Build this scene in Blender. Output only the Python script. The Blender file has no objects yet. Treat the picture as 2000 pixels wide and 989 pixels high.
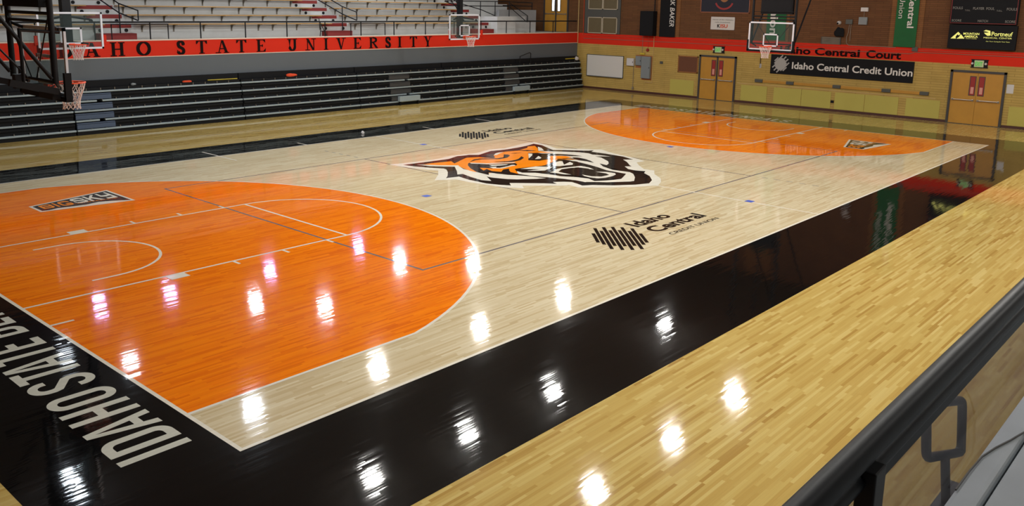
import bpy, bmesh, math, random
from mathutils import Vector, Matrix
random.seed(7)
S = bpy.context.scene
COL = S.collection
PI = math.pi

# ------------------------------------------------------------------ camera
CAM = Vector((-4.2501, -7.3310, 4.4512))
YAW, PITCH, ROLL, FPX, PY = 0.724584, -0.194949, 0.019259, 1692.764, 342.60
F = Vector((math.cos(PITCH)*math.cos(YAW), math.cos(PITCH)*math.sin(YAW), math.sin(PITCH)))
R0 = Vector((math.sin(YAW), -math.cos(YAW), 0)); U0 = R0.cross(F)
R = R0*math.cos(ROLL)+U0*math.sin(ROLL); U = -R0*math.sin(ROLL)+U0*math.cos(ROLL)
cd = bpy.data.cameras.new('camera'); cam = bpy.data.objects.new('camera', cd); COL.objects.link(cam)
m = Matrix(((R.x, U.x, -F.x), (R.y, U.y, -F.y), (R.z, U.z, -F.z))).to_4x4(); m.translation = CAM
cam.matrix_world = m
cd.sensor_fit = 'HORIZONTAL'; cd.sensor_width = 36; cd.lens = FPX/2000*36
cd.shift_y = (PY-494.5)/2000; cd.clip_start = 0.05; cd.clip_end = 200
S.camera = cam

# ------------------------------------------------------------------ world, exposure, light
W = bpy.data.worlds.new('world'); S.world = W; W.use_nodes = True
W.node_tree.nodes['Background'].inputs[0].default_value = (0.5, 0.6, 0.8, 1)
W.node_tree.nodes['Background'].inputs[1].default_value = 0.05
S.view_settings.view_transform = 'Standard'; S.view_settings.look = 'None'
S.view_settings.gamma = 1; S.view_settings.use_curve_mapping = False
S.view_settings.exposure = 0.0
S.render.film_transparent = False
S.cycles.use_denoising = True
S.cycles.max_bounces = 6; S.cycles.diffuse_bounces = 3; S.cycles.glossy_bounces = 4
S.cycles.transparent_max_bounces = 12
S.cycles.sample_clamp_indirect = 4.0
LAMP_L = 226.0          # radiance of a court lamp's lens
LAMP_STAND = 175.0
CEIL = 8.35
# rows of lamps: (x, y, brightness, tint)
WARM = (1.0, 0.975, 0.92); COOL = (0.80, 0.90, 1.0); VIO = (0.66, 0.50, 1.0)
LAMPS = [(5.0, 4.65, 1, WARM), (8.95, 4.65, 1, WARM), (12.77, 4.65, 1, WARM), (16.58, 4.65, 1, WARM), (20.45, 4.65, 1, WARM),
         (9.07, 9.15, 1, WARM), (12.61, 9.15, 1, WARM), (16.6, 9.15, 1, WARM), (24.35, 9.7, 1, WARM),
         (3.62, 14.6, .8, COOL), (9.09, 14.9, 1, COOL), (13.86, 14.75, 1, WARM), (18.99, 14.75, 1, WARM), (24.24, 14.77, 1, WARM),
         (8.18, 21.2, .35, COOL), (16.16, 20.9, .8, COOL), (24.96, 20.95, 1.7, WARM),
         (6.93, 23.5, .12, COOL), (14.53, 23.45, .65, COOL), (22.46, 23.45, 1.5, COOL),
         (9.81, 27.4, .33, VIO), (12.69, 27.2, .33, VIO), (17.42, 26.9, .33, VIO), (22.9, 27.2, .33, VIO),
         (1.0, -3.4, 1.2, WARM), (5.5, -3.4, 1.5, WARM), (10.0, -3.4, 1.5, WARM), (14.5, -3.4, 1.4, WARM), (19.0, -3.4, 1.4, WARM), (23.5, -3.4, 1.3, WARM), (28.0, -3.4, 1.3, WARM),  # unseen lamps, added to brighten the near side of the floor
         (1.0, -9.5, .6, WARM), (10.0, -9.5, .8, WARM), (19.0, -9.5, .8, WARM), (28.0, -9.5, 1.2, WARM),  # unseen row over the near stand, added for more light there
         (14.0, 30.2, 0, COOL)]
LAMPS = [l for l in LAMPS if l[2] > 0]

# ------------------------------------------------------------------ helpers
def lin(c):
    return tuple((x/255/12.92 if x/255 <= .04045 else ((x/255+.055)/1.055)**2.4) for x in c)
def mat(name, rgb, rough=.6, metal=0.0, spec=.5, emit=None, noise=0.0, scale=8.0, coat=0.0):
    m = bpy.data.materials.new(name); m.use_nodes = True; nt = m.node_tree; b = nt.nodes['Principled BSDF']
    c = lin(rgb); b.inputs['Base Color'].default_value = (*c, 1)
    b.inputs['Roughness'].default_value = rough; b.inputs['Metallic'].default_value = metal
    b.inputs['Specular IOR Level'].default_value = spec
    if coat: b.inputs['Coat Weight'].default_value = coat; b.inputs['Coat Roughness'].default_value = .08
    if emit:
        b.inputs['Emission Color'].default_value = (*emit[0], 1); b.inputs['Emission Strength'].default_value = emit[1]
    if noise:
        tc = nt.nodes.new('ShaderNodeTexCoord'); n = nt.nodes.new('ShaderNodeTexNoise'); n.inputs['Scale'].default_value = scale
        n.inputs['Detail'].default_value = 4
        nt.links.new(tc.outputs['Object'], n.inputs['Vector'])
        mx = nt.nodes.new('ShaderNodeMix'); mx.data_type = 'RGBA'
        mx.inputs['A'].default_value = (*[x*(1-noise) for x in c], 1); mx.inputs['B'].default_value = (*[min(1, x*(1+noise)) for x in c], 1)
        nt.links.new(n.outputs['Fac'], mx.inputs['Factor']); nt.links.new(mx.outputs['Result'], b.inputs['Base Color'])
    return m

class NT:
    def __init__(s, m): s.t = m.node_tree; s.b = s.t.nodes['Principled BSDF']
    def n(s, typ, **k):
        o = s.t.nodes.new(typ)
        for a, v in k.items(): setattr(o, a, v)
        return o
    def l(s, a, b): s.t.links.new(a, b)
    def math(s, op, a, b=None, c=None):
        o = s.n('ShaderNodeMath', operation=op)
        for i, v in enumerate((a, b, c)):
            if v is None: continue
            if isinstance(v, (int, float)): o.inputs[i].default_value = v
            else: s.l(v, o.inputs[i])
        return o.outputs[0]

def wood_floor(name, stops, grain=.12, tilt=.0048, rough=.06, gap=.22, spec=.5):
    """strip floor under varnish: strips run along x, each strip a little tilted"""
    m = bpy.data.materials.new(name); m.use_nodes = True; t = NT(m)
    g = t.n('ShaderNodeNewGeometry'); sp = t.n('ShaderNodeSeparateXYZ'); t.l(g.outputs['Position'], sp.inputs[0])
    x, y = sp.outputs['X'], sp.outputs['Y']
    yy = t.math('DIVIDE', y, .038); row = t.math('FLOOR', yy); fr = t.math('FRACT', yy)
    w1 = t.n('ShaderNodeTexWhiteNoise', noise_dimensions='1D'); t.l(row, w1.inputs['W'])
    ln = t.math('MULTIPLY_ADD', w1.outputs['Value'], .60, .38)
    off = t.math('MULTIPLY', w1.outputs['Value'], 137.3)
    idx = t.math('FLOOR', t.math('DIVIDE', t.math('ADD', x, off), ln))
    cb = t.n('ShaderNodeCombineXYZ'); t.l(idx, cb.inputs[0]); t.l(row, cb.inputs[1])
    w2 = t.n('ShaderNodeTexWhiteNoise', noise_dimensions='3D'); t.l(cb.outputs[0], w2.inputs['Vector'])
    sc = t.n('ShaderNodeSeparateColor'); t.l(w2.outputs['Color'], sc.inputs[0])
    rp = t.n('ShaderNodeValToRGB'); e = rp.color_ramp.elements
    for i, (p, c) in enumerate(stops):
        el = e[i] if i < 2 else e.new(p)
        el.position = p; el.color = (*lin(c), 1)
    t.l(w2.outputs['Value'], rp.inputs[0])
    gc = t.n('ShaderNodeCombineXYZ'); t.l(t.math('MULTIPLY', x, 2.2), gc.inputs[0]); t.l(t.math('MULTIPLY', y, 70), gc.inputs[1])
    t.l(t.math('MULTIPLY', sc.outputs[0], 40), gc.inputs[2])
    gn = t.n('ShaderNodeTexNoise'); gn.inputs['Scale'].default_value = 1; gn.inputs['Detail'].default_value = 3; t.l(gc.outputs[0], gn.inputs['Vector'])
    gr = t.math('MULTIPLY_ADD', gn.outputs['Fac'], 2*grain, 1-grain)
    gp = t.math('LESS_THAN', fr, .035); gd = t.math('MULTIPLY_ADD', gp, -gap, 1.0)
    k = t.math('MULTIPLY', gr, gd)
    vm = t.n('ShaderNodeVectorMath', operation='SCALE'); t.l(rp.outputs['Color'], vm.inputs[0]); t.l(k, vm.inputs['Scale'])
    t.l(vm.outputs[0], t.b.inputs['Base Color'])
    # normal of the strip
    ln2 = t.n('ShaderNodeCombineXYZ'); t.l(t.math('MULTIPLY', x, 3.0), ln2.inputs[0]); t.l(t.math('MULTIPLY', row, .73), ln2.inputs[1])
    nn = t.n('ShaderNodeTexNoise'); nn.inputs['Scale'].default_value = 1; nn.inputs['Detail'].default_value = 2; t.l(ln2.outputs[0], nn.inputs['Vector'])
    tx = t.math('MULTIPLY', t.math('SUBTRACT', nn.outputs['Fac'], .5), tilt*.8)
    t1 = t.math('MULTIPLY', t.math('SUBTRACT', sc.outputs[1], .5), tilt*3.0)
    t2 = t.math('MULTIPLY', t.math('SUBTRACT', fr, .5), tilt*1.6)
    ty = t.math('ADD', t1, t2)
    nc = t.n('ShaderNodeCombineXYZ'); t.l(tx, nc.inputs[0]); t.l(ty, nc.inputs[1]); nc.inputs[2].default_value = 1
    nv = t.n('ShaderNodeVectorMath', operation='NORMALIZE'); t.l(nc.outputs[0], nv.inputs[0])
    t.l(nv.outputs[0], t.b.inputs['Normal'])
    t.b.inputs['Roughness'].default_value = rough; t.b.inputs['Specular IOR Level'].default_value = spec
    return m

def brick(name, c1, c2, cm, bw, bh, axes='YZ', mortar=.012, rough=.75, bump=.0):
    m = bpy.data.materials.new(name); m.use_nodes = True; t = NT(m)
    g = t.n('ShaderNodeNewGeometry'); sp = t.n('ShaderNodeSeparateXYZ'); t.l(g.outputs['Position'], sp.inputs[0])
    cb = t.n('ShaderNodeCombineXYZ'); t.l(sp.outputs[axes[0]], cb.inputs[0]); t.l(sp.outputs[axes[1]], cb.inputs[1])
    b = t.n('ShaderNodeTexBrick'); t.l(cb.outputs[0], b.inputs['Vector'])
    b.inputs['Scale'].default_value = 1; b.inputs['Brick Width'].default_value = bw; b.inputs['Row Height'].default_value = bh
    b.inputs['Mortar Size'].default_value = mortar; b.inputs['Mortar Smooth'].default_value = .3
    b.inputs['Color1'].default_value = (*lin(c1), 1); b.inputs['Color2'].default_value = (*lin(c2), 1); b.inputs['Mortar'].default_value = (*lin(cm), 1)
    n = t.n('ShaderNodeTexNoise'); n.inputs['Scale'].default_value = 1.3; n.inputs['Detail'].default_value = 5; t.l(g.outputs['Position'], n.inputs['Vector'])
    k = t.math('MULTIPLY_ADD', n.outputs['Fac'], .5, .75)
    vm = t.n('ShaderNodeVectorMath', operation='SCALE'); t.l(b.outputs['Color'], vm.inputs[0]); t.l(k, vm.inputs['Scale'])
    t.l(vm.outputs[0], t.b.inputs['Base Color']); t.b.inputs['Roughness'].default_value = rough
    t.b.inputs['Specular IOR Level'].default_value = .3
    return m

def glass(name, tint, refl=.12, haze=0.0, haze_col=(.2, .2, .2)):
    m = bpy.data.materials.new(name); m.use_nodes = True; t = m.node_tree; t.nodes.remove(t.nodes['Principled BSDF'])
    out = t.nodes['Material Output']
    tr = t.nodes.new('ShaderNodeBsdfTransparent'); tr.inputs[0].default_value = (*tint, 1)
    gl = t.nodes.new('ShaderNodeBsdfGlossy'); gl.inputs['Roughness'].default_value = .03
    fr = t.nodes.new('ShaderNodeFresnel'); fr.inputs[0].default_value = 1.45
    mu = t.nodes.new('ShaderNodeMath'); mu.operation = 'MULTIPLY'; mu.inputs[1].default_value = refl*8
    mu.use_clamp = True
    t.links.new(fr.outputs[0], mu.inputs[0])
    mx = t.nodes.new('ShaderNodeMixShader'); t.links.new(mu.outputs[0], mx.inputs[0]); t.links.new(tr.outputs[0], mx.inputs[1]); t.links.new(gl.outputs[0], mx.inputs[2])
    last = mx
    if haze:
        df = t.nodes.new('ShaderNodeBsdfDiffuse'); df.inputs[0].default_value = (*haze_col, 1)
        m2 = t.nodes.new('ShaderNodeMixShader'); m2.inputs[0].default_value = haze
        t.links.new(mx.outputs[0], m2.inputs[1]); t.links.new(df.outputs[0], m2.inputs[2]); last = m2
    t.links.new(last.outputs[0], out.inputs[0])
    return m

def wloc(o):
    v = Vector((0, 0, 0))
    while o: v = v+o.location; o = o.parent
    return v
def tag(o, label=None, cat=None, group=None, kind=None):
    if label: o['label'] = label
    if cat: o['category'] = cat
    if group: o['group'] = group
    if kind: o['kind'] = kind
    return o
def thing(name, loc, label=None, cat=None, group=None, kind=None):
    o = bpy.data.objects.new(name, None); COL.objects.link(o); o.location = loc; o.empty_display_size = .1
    return tag(o, label, cat, group, kind)

class MB:
    """collects simple solids in world coordinates, builds ONE mesh object"""
    def __init__(s): s.v = []; s.f = []; s.mi = []; s.cur = 0
    def add(s, vs, fs):
        b = len(s.v); s.v += [tuple(v) for v in vs]; s.f += [tuple(i+b for i in f) for f in fs]; s.mi += [s.cur]*len(fs); return s
    def box(s, a, b, bev=0.0):
        x0, y0, z0 = [min(p, q) for p, q in zip(a, b)]; x1, y1, z1 = [max(p, q) for p, q in zip(a, b)]
        e = min(bev, (x1-x0)*.45, (y1-y0)*.45, (z1-z0)*.45)
        if e <= 0:
            return s.add([(x0, y0, z0), (x1, y0, z0), (x1, y1, z0), (x0, y1, z0), (x0, y0, z1), (x1, y0, z1), (x1, y1, z1), (x0, y1, z1)],
                         [(0, 3, 2, 1), (4, 5, 6, 7), (0, 1, 5, 4), (1, 2, 6, 5), (2, 3, 7, 6), (3, 0, 4, 7)])
        bm = bmesh.new(); bmesh.ops.create_cube(bm, size=1)
        for v in bm.verts: v.co = Vector(((x0+x1)/2+v.co.x*(x1-x0), (y0+y1)/2+v.co.y*(y1-y0), (z0+z1)/2+v.co.z*(z1-z0)))
        bmesh.ops.bevel(bm, geom=list(bm.edges), offset=e, segments=2, affect='EDGES', profile=.6)
        bm.verts.index_update()
        s.add([v.co.copy() for v in bm.verts], [tuple(v.index for v in f.verts) for f in bm.faces]); bm.free(); return s
    def obox(s, c, ax, ay, az):
        c, ax, ay, az = map(Vector, (c, ax, ay, az))
        vs = [c+ax*i+ay*j+az*k for k in (-1, 1) for i, j in ((-1, -1), (1, -1), (1, 1), (-1, 1))]
        return s.add(vs, [(0, 3, 2, 1), (4, 5, 6, 7), (0, 1, 5, 4), (1, 2, 6, 5), (2, 3, 7, 6), (3, 0, 4, 7)])
    def bar(s, a, b, w, h, up=(0, 0, 1)):
        a, b = Vector(a), Vector(b); d = (b-a); l = d.length/2; d.normalize(); up = Vector(up)
        if abs(d.dot(up)) > .98: up = Vector((0, 1, 0))
        r = d.cross(up).normalized(); u = r.cross(d).normalized()
        return s.obox((a+b)/2, d*l, r*(w/2), u*(h/2))
    def tube(s, pts, r, n=8, closed=False, cap=True):
        pts = [Vector(p) for p in pts]; N = len(pts); rings = []; prev = None
        for i, p in enumerate(pts):
            if closed: d = (pts[(i+1) % N]-pts[i-1])
            elif i == 0: d = pts[1]-pts[0]
            elif i == N-1: d = pts[-1]-pts[-2]
            else: d = (pts[i+1]-p).normalized()+(p-pts[i-1]).normalized()
            d.normalize()
            if prev is None:
                q = Vector((0, 0, 1)) if abs(d.z) < .9 else Vector((1, 0, 0)); u = d.cross(q).normalized()
            else: u = (prev-d*prev.dot(d)).normalized()
            prev = u; w = d.cross(u); rr = r[i] if isinstance(r, (list, tuple)) else r
            k = 1.0
            if 0 < i < N-1 or closed:
                a = (p-pts[i-1]).normalized(); k = 1/max(.6, abs(a.dot(d)))
            rings.append([p+(u*math.cos(2*PI*j/n)+w*math.sin(2*PI*j/n))*rr*k for j in range(n)])
        vs = [v for rg in rings for v in rg]; fs = []
        for i in range(N if closed else N-1):
            a = i*n; b = ((i+1) % N)*n
            for j in range(n): fs.append((a+j, a+(j+1) % n, b+(j+1) % n, b+j))
        if cap and not closed: fs += [tuple(range(n))[::-1], tuple((N-1)*n+j for j in range(n))]
        return s.add(vs, fs)
    def cyl(s, a, b, r, n=12, r2=None): return s.tube([a, b], [r, r if r2 is None else r2], n)
    def lathe(s, c, prof, n=20, axis='z'):
        c = Vector(c); vs = []; fs = []
        for (r, z) in prof:
            for j in range(n):
                a = 2*PI*j/n
                vs.append(c+(Vector((r*math.cos(a), r*math.sin(a), z)) if axis == 'z' else Vector((z, r*math.cos(a), r*math.sin(a)))))
        for i in range(len(prof)-1):
            for j in range(n): fs.append((i*n+j, i*n+(j+1) % n, (i+1)*n+(j+1) % n, (i+1)*n+j))
        return s.add(vs, fs)
    def poly(s, pts): return s.add(pts, [tuple(range(len(pts)))])
    def prism(s, pts, d):
        """polygon pts (3-D, planar) pushed along vector d, with both faces"""
        n = len(pts); d = Vector(d); a = [Vector(p) for p in pts]; b = [p+d for p in a]
        fs = [tuple(range(n)), tuple(range(n, 2*n))[::-1]]+[(i, i+n, (i+1) % n+n, (i+1) % n) for i in range(n)]
        return s.add(a+b, fs)
    def build(s, name, mt, parent=None, smooth=False, origin=None):
        me = bpy.data.meshes.new(name)
        base = wloc(parent) if parent else Vector((0, 0, 0))
        if parent is None:
            if origin is None:
                xs, ys, zs = zip(*s.v); origin = ((min(xs)+max(xs))/2, (min(ys)+max(ys))/2, min(zs))
            base = Vector(origin)
        me.from_pydata([tuple(Vector(v)-base) for v in s.v], [], s.f)
        for q in (mt if isinstance(mt, (list, tuple)) else [mt]): me.materials.append(q)
        for p, i in zip(me.polygons, s.mi): p.material_index = i; p.use_smooth = smooth
        me.update()
        bm = bmesh.new(); bm.from_mesh(me)
        if not getattr(s, 'flat', False): bmesh.ops.recalc_face_normals(bm, faces=bm.faces)
        else:
            for f in bm.faces:
                if f.normal.dot(s.flat) < 0: f.normal_flip()
        bm.to_mesh(me); bm.free()
        if smooth and hasattr(me, 'set_sharp_from_angle'): me.set_sharp_from_angle(angle=math.radians(40))
        o = bpy.data.objects.new(name, me); COL.objects.link(o)
        if parent: o.parent = parent
        else: o.location = base
        return o

UPZ = Vector((0, 0, 1))
def text_fit(name, s, mt, org, d, up, length, height, parent, extr=.004, bold=0.0, shear=0.0, space=1.0, ref=None):
    """lettering: org = lower-left of the baseline, d = reading direction, up; fitted to length and to the height of a capital"""
    cu = bpy.data.curves.new(name, 'FONT'); cu.body = s; cu.offset = bold; cu.shear = shear; cu.extrude = 0; cu.space_character = space
    cu.resolution_u = 4
    o = bpy.data.objects.new(name, cu); COL.objects.link(o)
    dg = bpy.context.evaluated_depsgraph_get(); dg.update()
    me = bpy.data.meshes.new_from_object(o.evaluated_get(dg), depsgraph=dg)
    bpy.data.objects.remove(o); 
    xs = [v.co.x for v in me.vertices]; ys = [v.co.y for v in me.vertices]
    x0, x1 = min(xs), max(xs); cap = .73 if ref is None else ref
    d = Vector(d).normalized(); up = Vector(up).normalized(); nrm = d.cross(up)
    base = wloc(parent) if parent else Vector(org)
    kx = length/(x1-x0); ky = height/cap
    for v in me.vertices:
        v.co = Vector(org)+d*((v.co.x-x0)*kx)+up*(v.co.y*ky)+nrm*extr-base
    me.materials.clear(); me.materials.append(mt)
    bm = bmesh.new(); bm.from_mesh(me); bm.normal_update()
    for f in bm.faces:
        if f.normal.dot(nrm) < 0: f.normal_flip()
    bm.to_mesh(me); bm.free(); me.update()
    ob = bpy.data.objects.new(name, me); COL.objects.link(ob)
    if parent: ob.parent = parent
    else: ob.location = base
    return ob

# ---- block lettering: each glyph is a list of 2-D polygons in a w x h cell
def arc(cx, cy, rx, ry, a0, a1, n=8):
    return [(cx+rx*math.cos(math.radians(a0+(a1-a0)*i/n)), cy+ry*math.sin(math.radians(a0+(a1-a0)*i/n))) for i in range(n+1)]
def ribbon(pts, t, closed=False, tv=None):
    """quads along a line; t = width (tv: width of horizontal runs for thick/thin lettering)"""
    L, Rr = [], []; n = len(pts)
    for i, p in enumerate(pts):
        a = pts[i-1] if (i > 0 or closed) else None; b = pts[(i+1) % n] if (i < n-1 or closed) else None
        def nd(u, v):
            dx, dy = v[0]-u[0], v[1]-u[1]; l = math.hypot(dx, dy) or 1; return (-dy/l, dx/l)
        if a is None: nx, ny = nd(p, b); k = 1
        elif b is None: nx, ny = nd(a, p); k = 1
        else:
            n1, n2 = nd(a, p), nd(p, b); nx, ny = n1[0]+n2[0], n1[1]+n2[1]; l = math.hypot(nx, ny) or 1; nx /= l; ny /= l
            k = 1/max(.5, nx*n1[0]+ny*n1[1])
        w = t/2*k
        if tv is not None:
            w = (abs(nx)*t+abs(ny)*tv)/2*k
        L.append((p[0]+nx*w, p[1]+ny*w)); Rr.append((p[0]-nx*w, p[1]-ny*w))
    return [[L[i], L[(i+1) % n], Rr[(i+1) % n], Rr[i]] for i in range(n if closed else n-1)]
def rect(x0, y0, x1, y1): return [[(x0, y0), (x1, y0), (x1, y1), (x0, y1)]]
def glyph(c, w, h, t):
    q = t/2; r = min((w-t)*.48, h*.2)
    ro = lambda x0, y0, x1, y1: ([(x1-r, y1)]+arc(x1-r, y1-r, r, r, 90, 0)+arc(x1-r, y0+r, r, r, 0, -90)+arc(x0+r, y0+r, r, r, 270, 180)+arc(x0+r, y1-r, r, r, 180, 90))
    if c == 'I': return rect(0, 0, t, h)
    if c == 'H': return rect(0, 0, t, h)+rect(w-t, 0, w, h)+rect(t, h/2-q, w-t, h/2+q)
    if c == 'T': return rect(0, h-t, w, h)+rect(w/2-q, 0, w/2+q, h-t)
    if c == 'E': return rect(0, 0, t, h)+rect(t, 0, w, t)+rect(t, h-t, w, h)+rect(t, h/2-q, w*.85, h/2+q)
    if c == 'L': return rect(0, 0, t, h)+rect(t, 0, w, t)
    if c == 'N': return rect(0, 0, t, h)+rect(w-t, 0, w, h)+[[(0, h), (t*1.1, h), (w, 0), (w-t*1.1, 0)]]
    if c == 'A': return [[(0, 0), (t*1.02, 0), (w/2+q*.3, h), (w/2-q*1.1, h)], [(w-t*1.02, 0), (w, 0), (w/2+q*1.1, h), (w/2-q*.3, h)], [(w*.2, h*.2), (w*.8, h*.2), (w*.74, h*.2+t*.9), (w*.26, h*.2+t*.9)]]
    if c == 'K': return rect(0, 0, t, h)+[[(w-t*1.3, h), (w, h), (t*1.2, h*.38), (t*.8, h*.52)], [(w, 0), (w-t*1.3, 0), (w*.35, h*.5), (w*.55, h*.68)]]
    if c == 'D': return rect(0, 0, t, h)+ribbon([(t, h-q), (w-r-q, h-q)]+arc(w-r-q, h-q-r, r, r, 90, 0)[1:]+arc(w-r-q, q+r, r, r, 0, -90)+[(t, q)], t)
    if c == 'O': return ribbon(ro(q, q, w-q, h-q)[1:], t, closed=True)
    if c == 'G': return ribbon([(w-q, h*.68), (w-q, h-q-r)]+arc(w-q-r, h-q-r, r, r, 0, 90)[1:]+arc(q+r, h-q-r, r, r, 90, 180)+arc(q+r, q+r, r, r, 180, 270)+arc(w-q-r, q+r, r, r, 270, 360)+[(w-q, h*.48)], t)+rect(w*.5, h*.48-t, w, h*.48)
    if c == 'S': return ribbon([(w-q, h*.70), (w-q, h-q-r)]+arc(w-q-r, h-q-r, r, r, 0, 90)[1:]+arc(q+r, h-q-r, r, r, 90, 180)+[(q, h*.68), (q+w*.06, h*.6), (w-q-w*.06, h*.4), (w-q, h*.32)]+arc(w-q-r, q+r, r, r, 0, -90)+arc(q+r, q+r, r, r, 270, 180)+[(q, h*.30)], t)
    if c == 'B': return rect(0, 0, t, h)+ribbon([(t, h-q), (w-r-q, h-q)]+arc(w-r-q, h-q-r*.9, r, r*.9, 90, 0)[1:]+[(w-q, h*.62), (w-q-t*.6, h*.5), (t, h*.5)], t)+ribbon([(w-q-t*.6, h*.5), (w-q, h*.4)]+arc(w-r-q, q+r, r, r, 0, -90)+[(t, q)], t)
    if c == 'Y': return ribbon([(q, h), (q, h*.55), (w*.5, h*.45), (w*.5, h*.45)], t)+ribbon([(w-q, h), (w-q, q), (w*.15, q)], t)+rect(q, h*.42, w-q, h*.42+t)
    return []
def serif(c, w, h):
    """roman lettering with thick and thin strokes"""
    t, n, s = .10, .034, .028
    foot = lambda x, y: rect(x-.075-t/2+.02, y, x+.075+t/2-.02, y+s)
    V = lambda x, tt=t: rect(x-tt/2, 0, x+tt/2, h)
    O = []
    if c == 'I': O = V(w/2)+foot(w/2, 0)+foot(w/2, h-s)
    if c == 'H': O = V(.09)+V(w-.09)+rect(.09, h/2-n/2, w-.09, h/2+n/2)+foot(.09, 0)+foot(.09, h-s)+foot(w-.09, 0)+foot(w-.09, h-s)
    if c == 'T': O = V(w/2)+foot(w/2, 0)+rect(0, h-s, w, h)+[[(0, h), (0, h-.12), (.03, h-.11), (.09, h-s)], [(w, h), (w, h-.12), (w-.03, h-.11), (w-.09, h-s)]]
    if c == 'E': O = V(.10)+rect(0, 0, w-.02, s)+rect(0, h-s, w-.03, h)+rect(.1, h/2-n/2, w*.62, h/2+n/2)+[[(w, .13), (w-.02, 0), (w-.10, s)], [(w-.02, h-.12), (w-.03, h), (w-.11, h-s)]]+rect(w*.6, h*.40, w*.6+n, h*.6)
    if c == 'O': O = ribbon(arc(w/2, h/2, w/2-.05, h/2-.02, 0, 360, 28)[:-1], .11, closed=True, tv=.035)
    if c == 'D': O = V(.09)+rect(0, 0, w*.5, s)+rect(0, h-s, w*.5, h)+ribbon(arc(w*.4, h/2, w*.6-.05, h/2-.016, 90, -90, 16), .11, tv=.034)
    if c == 'U': O = V(.09)[:0]+ribbon([(.10, h), (.10, h*.35)]+arc(w/2, h*.35, w/2-.10, h*.35-.02, 180, 360, 14)+[(w-.10, h)], .10, tv=.04)+foot(.10, h-s)+foot(w-.10, h-s)
    if c == 'N': O = V(.08, n)+V(w-.08, n)+[[(.02, h), (.13, h), (w-.06, 0), (w-.14, 0)]]+foot(.08, 0)+foot(w-.08, h-s)
    if c == 'V': O = [[(.04, h), (.15, h), (w/2+.05, 0), (w/2-.02, 0)], [(w-.09, h), (w-.055, h), (w/2+.03, 0), (w/2-.005, 0)]]+foot(.09, h-s)+foot(w-.08, h-s)
    if c == 'A': O = [[(.08, 0), (.115, 0), (w/2, h), (w/2-.03, h)], [(w-.14, 0), (w-.03, 0), (w/2+.04, h), (w/2-.045, h)]]+rect(w*.26, h*.3, w*.72, h*.3+n)+foot(.08, 0)+foot(w-.09, 0)
    if c == 'Y': O = [[(.03, h), (.14, h), (w/2+.05, h*.42), (w/2-.05, h*.42)], [(w-.09, h), (w-.055, h), (w/2+.05, h*.42), (w/2+.01, h*.42)]]+rect(w/2-t/2, 0, w/2+t/2, h*.44)+foot(w/2, 0)+foot(.09, h-s)+foot(w-.07, h-s)
    if c == 'R': O = V(.09)+foot(.09, 0)+rect(0, h-s, w*.5, h)+ribbon([(.1, h-n/2), (w*.45, h-n/2)]+arc(w*.45, h*.76, w*.36, h*.24-n/2, 90, -90, 10)+[(.1, h*.52)], .10, tv=n)+[[(w*.36, h*.52), (w*.56, h*.52), (w+.02, 0), (w-.10, 0)]]
    if c == 'S': O = ribbon([(w-.06, h*.70)]+arc(w*.5, h*.76, w*.5-.07, h*.24-.02, 10, 200, 12)+[(w*.3, h*.58), (w*.7, h*.42)]+arc(w*.5, h*.25, w*.5-.06, h*.25-.02, 20, -170, 12), .10, tv=.05)+rect(w-.07, h*.66, w-.045, h-.02)+rect(.03, .02, .055, h*.32)
    return O

# ------------------------------------------------------------------ materials
M = {}
M['maple'] = wood_floor('amber_maple', [(0, (168, 132, 66)), (.16, (186, 154, 84)), (.7, (196, 168, 97)), (1, (206, 181, 114))], gap=.12, grain=.10)
M['court'] = wood_floor('pale_maple', [(0, (198, 177, 137)), (.3, (209, 191, 154)), (.7, (215, 199, 164)), (1, (221, 207, 174))], grain=.08, gap=.08)
M['orange'] = wood_floor('orange_stain', [(0, (230, 106, 4)), (.4, (245, 124, 5)), (1, (252, 136, 9))], grain=.14, gap=.14, spec=.3)
M['blackp'] = wood_floor('black_floor_paint', [(0, (9, 9, 10)), (1, (11, 11, 12))], grain=.05, gap=.1, tilt=.0062, rough=.045, spec=.36)
M['whitep'] = wood_floor('white_floor_paint', [(0, (230, 224, 208)), (1, (238, 232, 218))], grain=.04, gap=.05)
M['letterp'] = wood_floor('grey_white_floor_paint', [(0, (200, 200, 188)), (1, (208, 208, 196))], grain=.04, gap=.05)
M['logoo'] = wood_floor('bright_orange_floor_paint', [(0, (250, 138, 18)), (1, (255, 146, 24))], grain=.03, gap=.05)
M['logok'] = wood_floor('dark_floor_paint', [(0, (30, 24, 22)), (1, (34, 28, 26))], grain=.03, gap=.05)
M['vline'] = wood_floor('grey_line_paint', [(0, (112, 104, 106)), (1, (122, 114, 116))], grain=.05, gap=.05)
M['blue'] = mat('blue_tape', (60, 90, 190), .3)
M['greyline'] = wood_floor('faint_line_paint', [(0, (150, 148, 140)), (1, (156, 154, 146))], grain=.05, gap=.05)
M['tan'] = brick('tan_painted_brick', (188, 158, 87), (181, 151, 81), (160, 131, 70), 1.22, .1016)
M['brown'] = brick('brown_brick', (112, 74, 42), (100, 65, 37), (88, 58, 35), .62, .085)
M['pil'] = brick('lighter_brown_brick', (136, 92, 52), (124, 83, 46), (108, 72, 42), .62, .085)
M['redwall'] = mat('red_orange_wall_paint', (214, 46, 25), .75, spec=.2, noise=.05, scale=1.2)
M['greywall'] = mat('grey_wall_paint', (92, 98, 104), .6, noise=.05, scale=.8)
M['cream'] = mat('cream_trim', (224, 206, 188), .6)
M['concrete'] = mat('white_painted_concrete', (192, 192, 190), .7, noise=.12, scale=2.5)
M['ledgep'] = mat('pale_grey_ledge_paint', (196, 204, 208), .75, spec=.2, noise=.12, scale=6)
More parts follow.
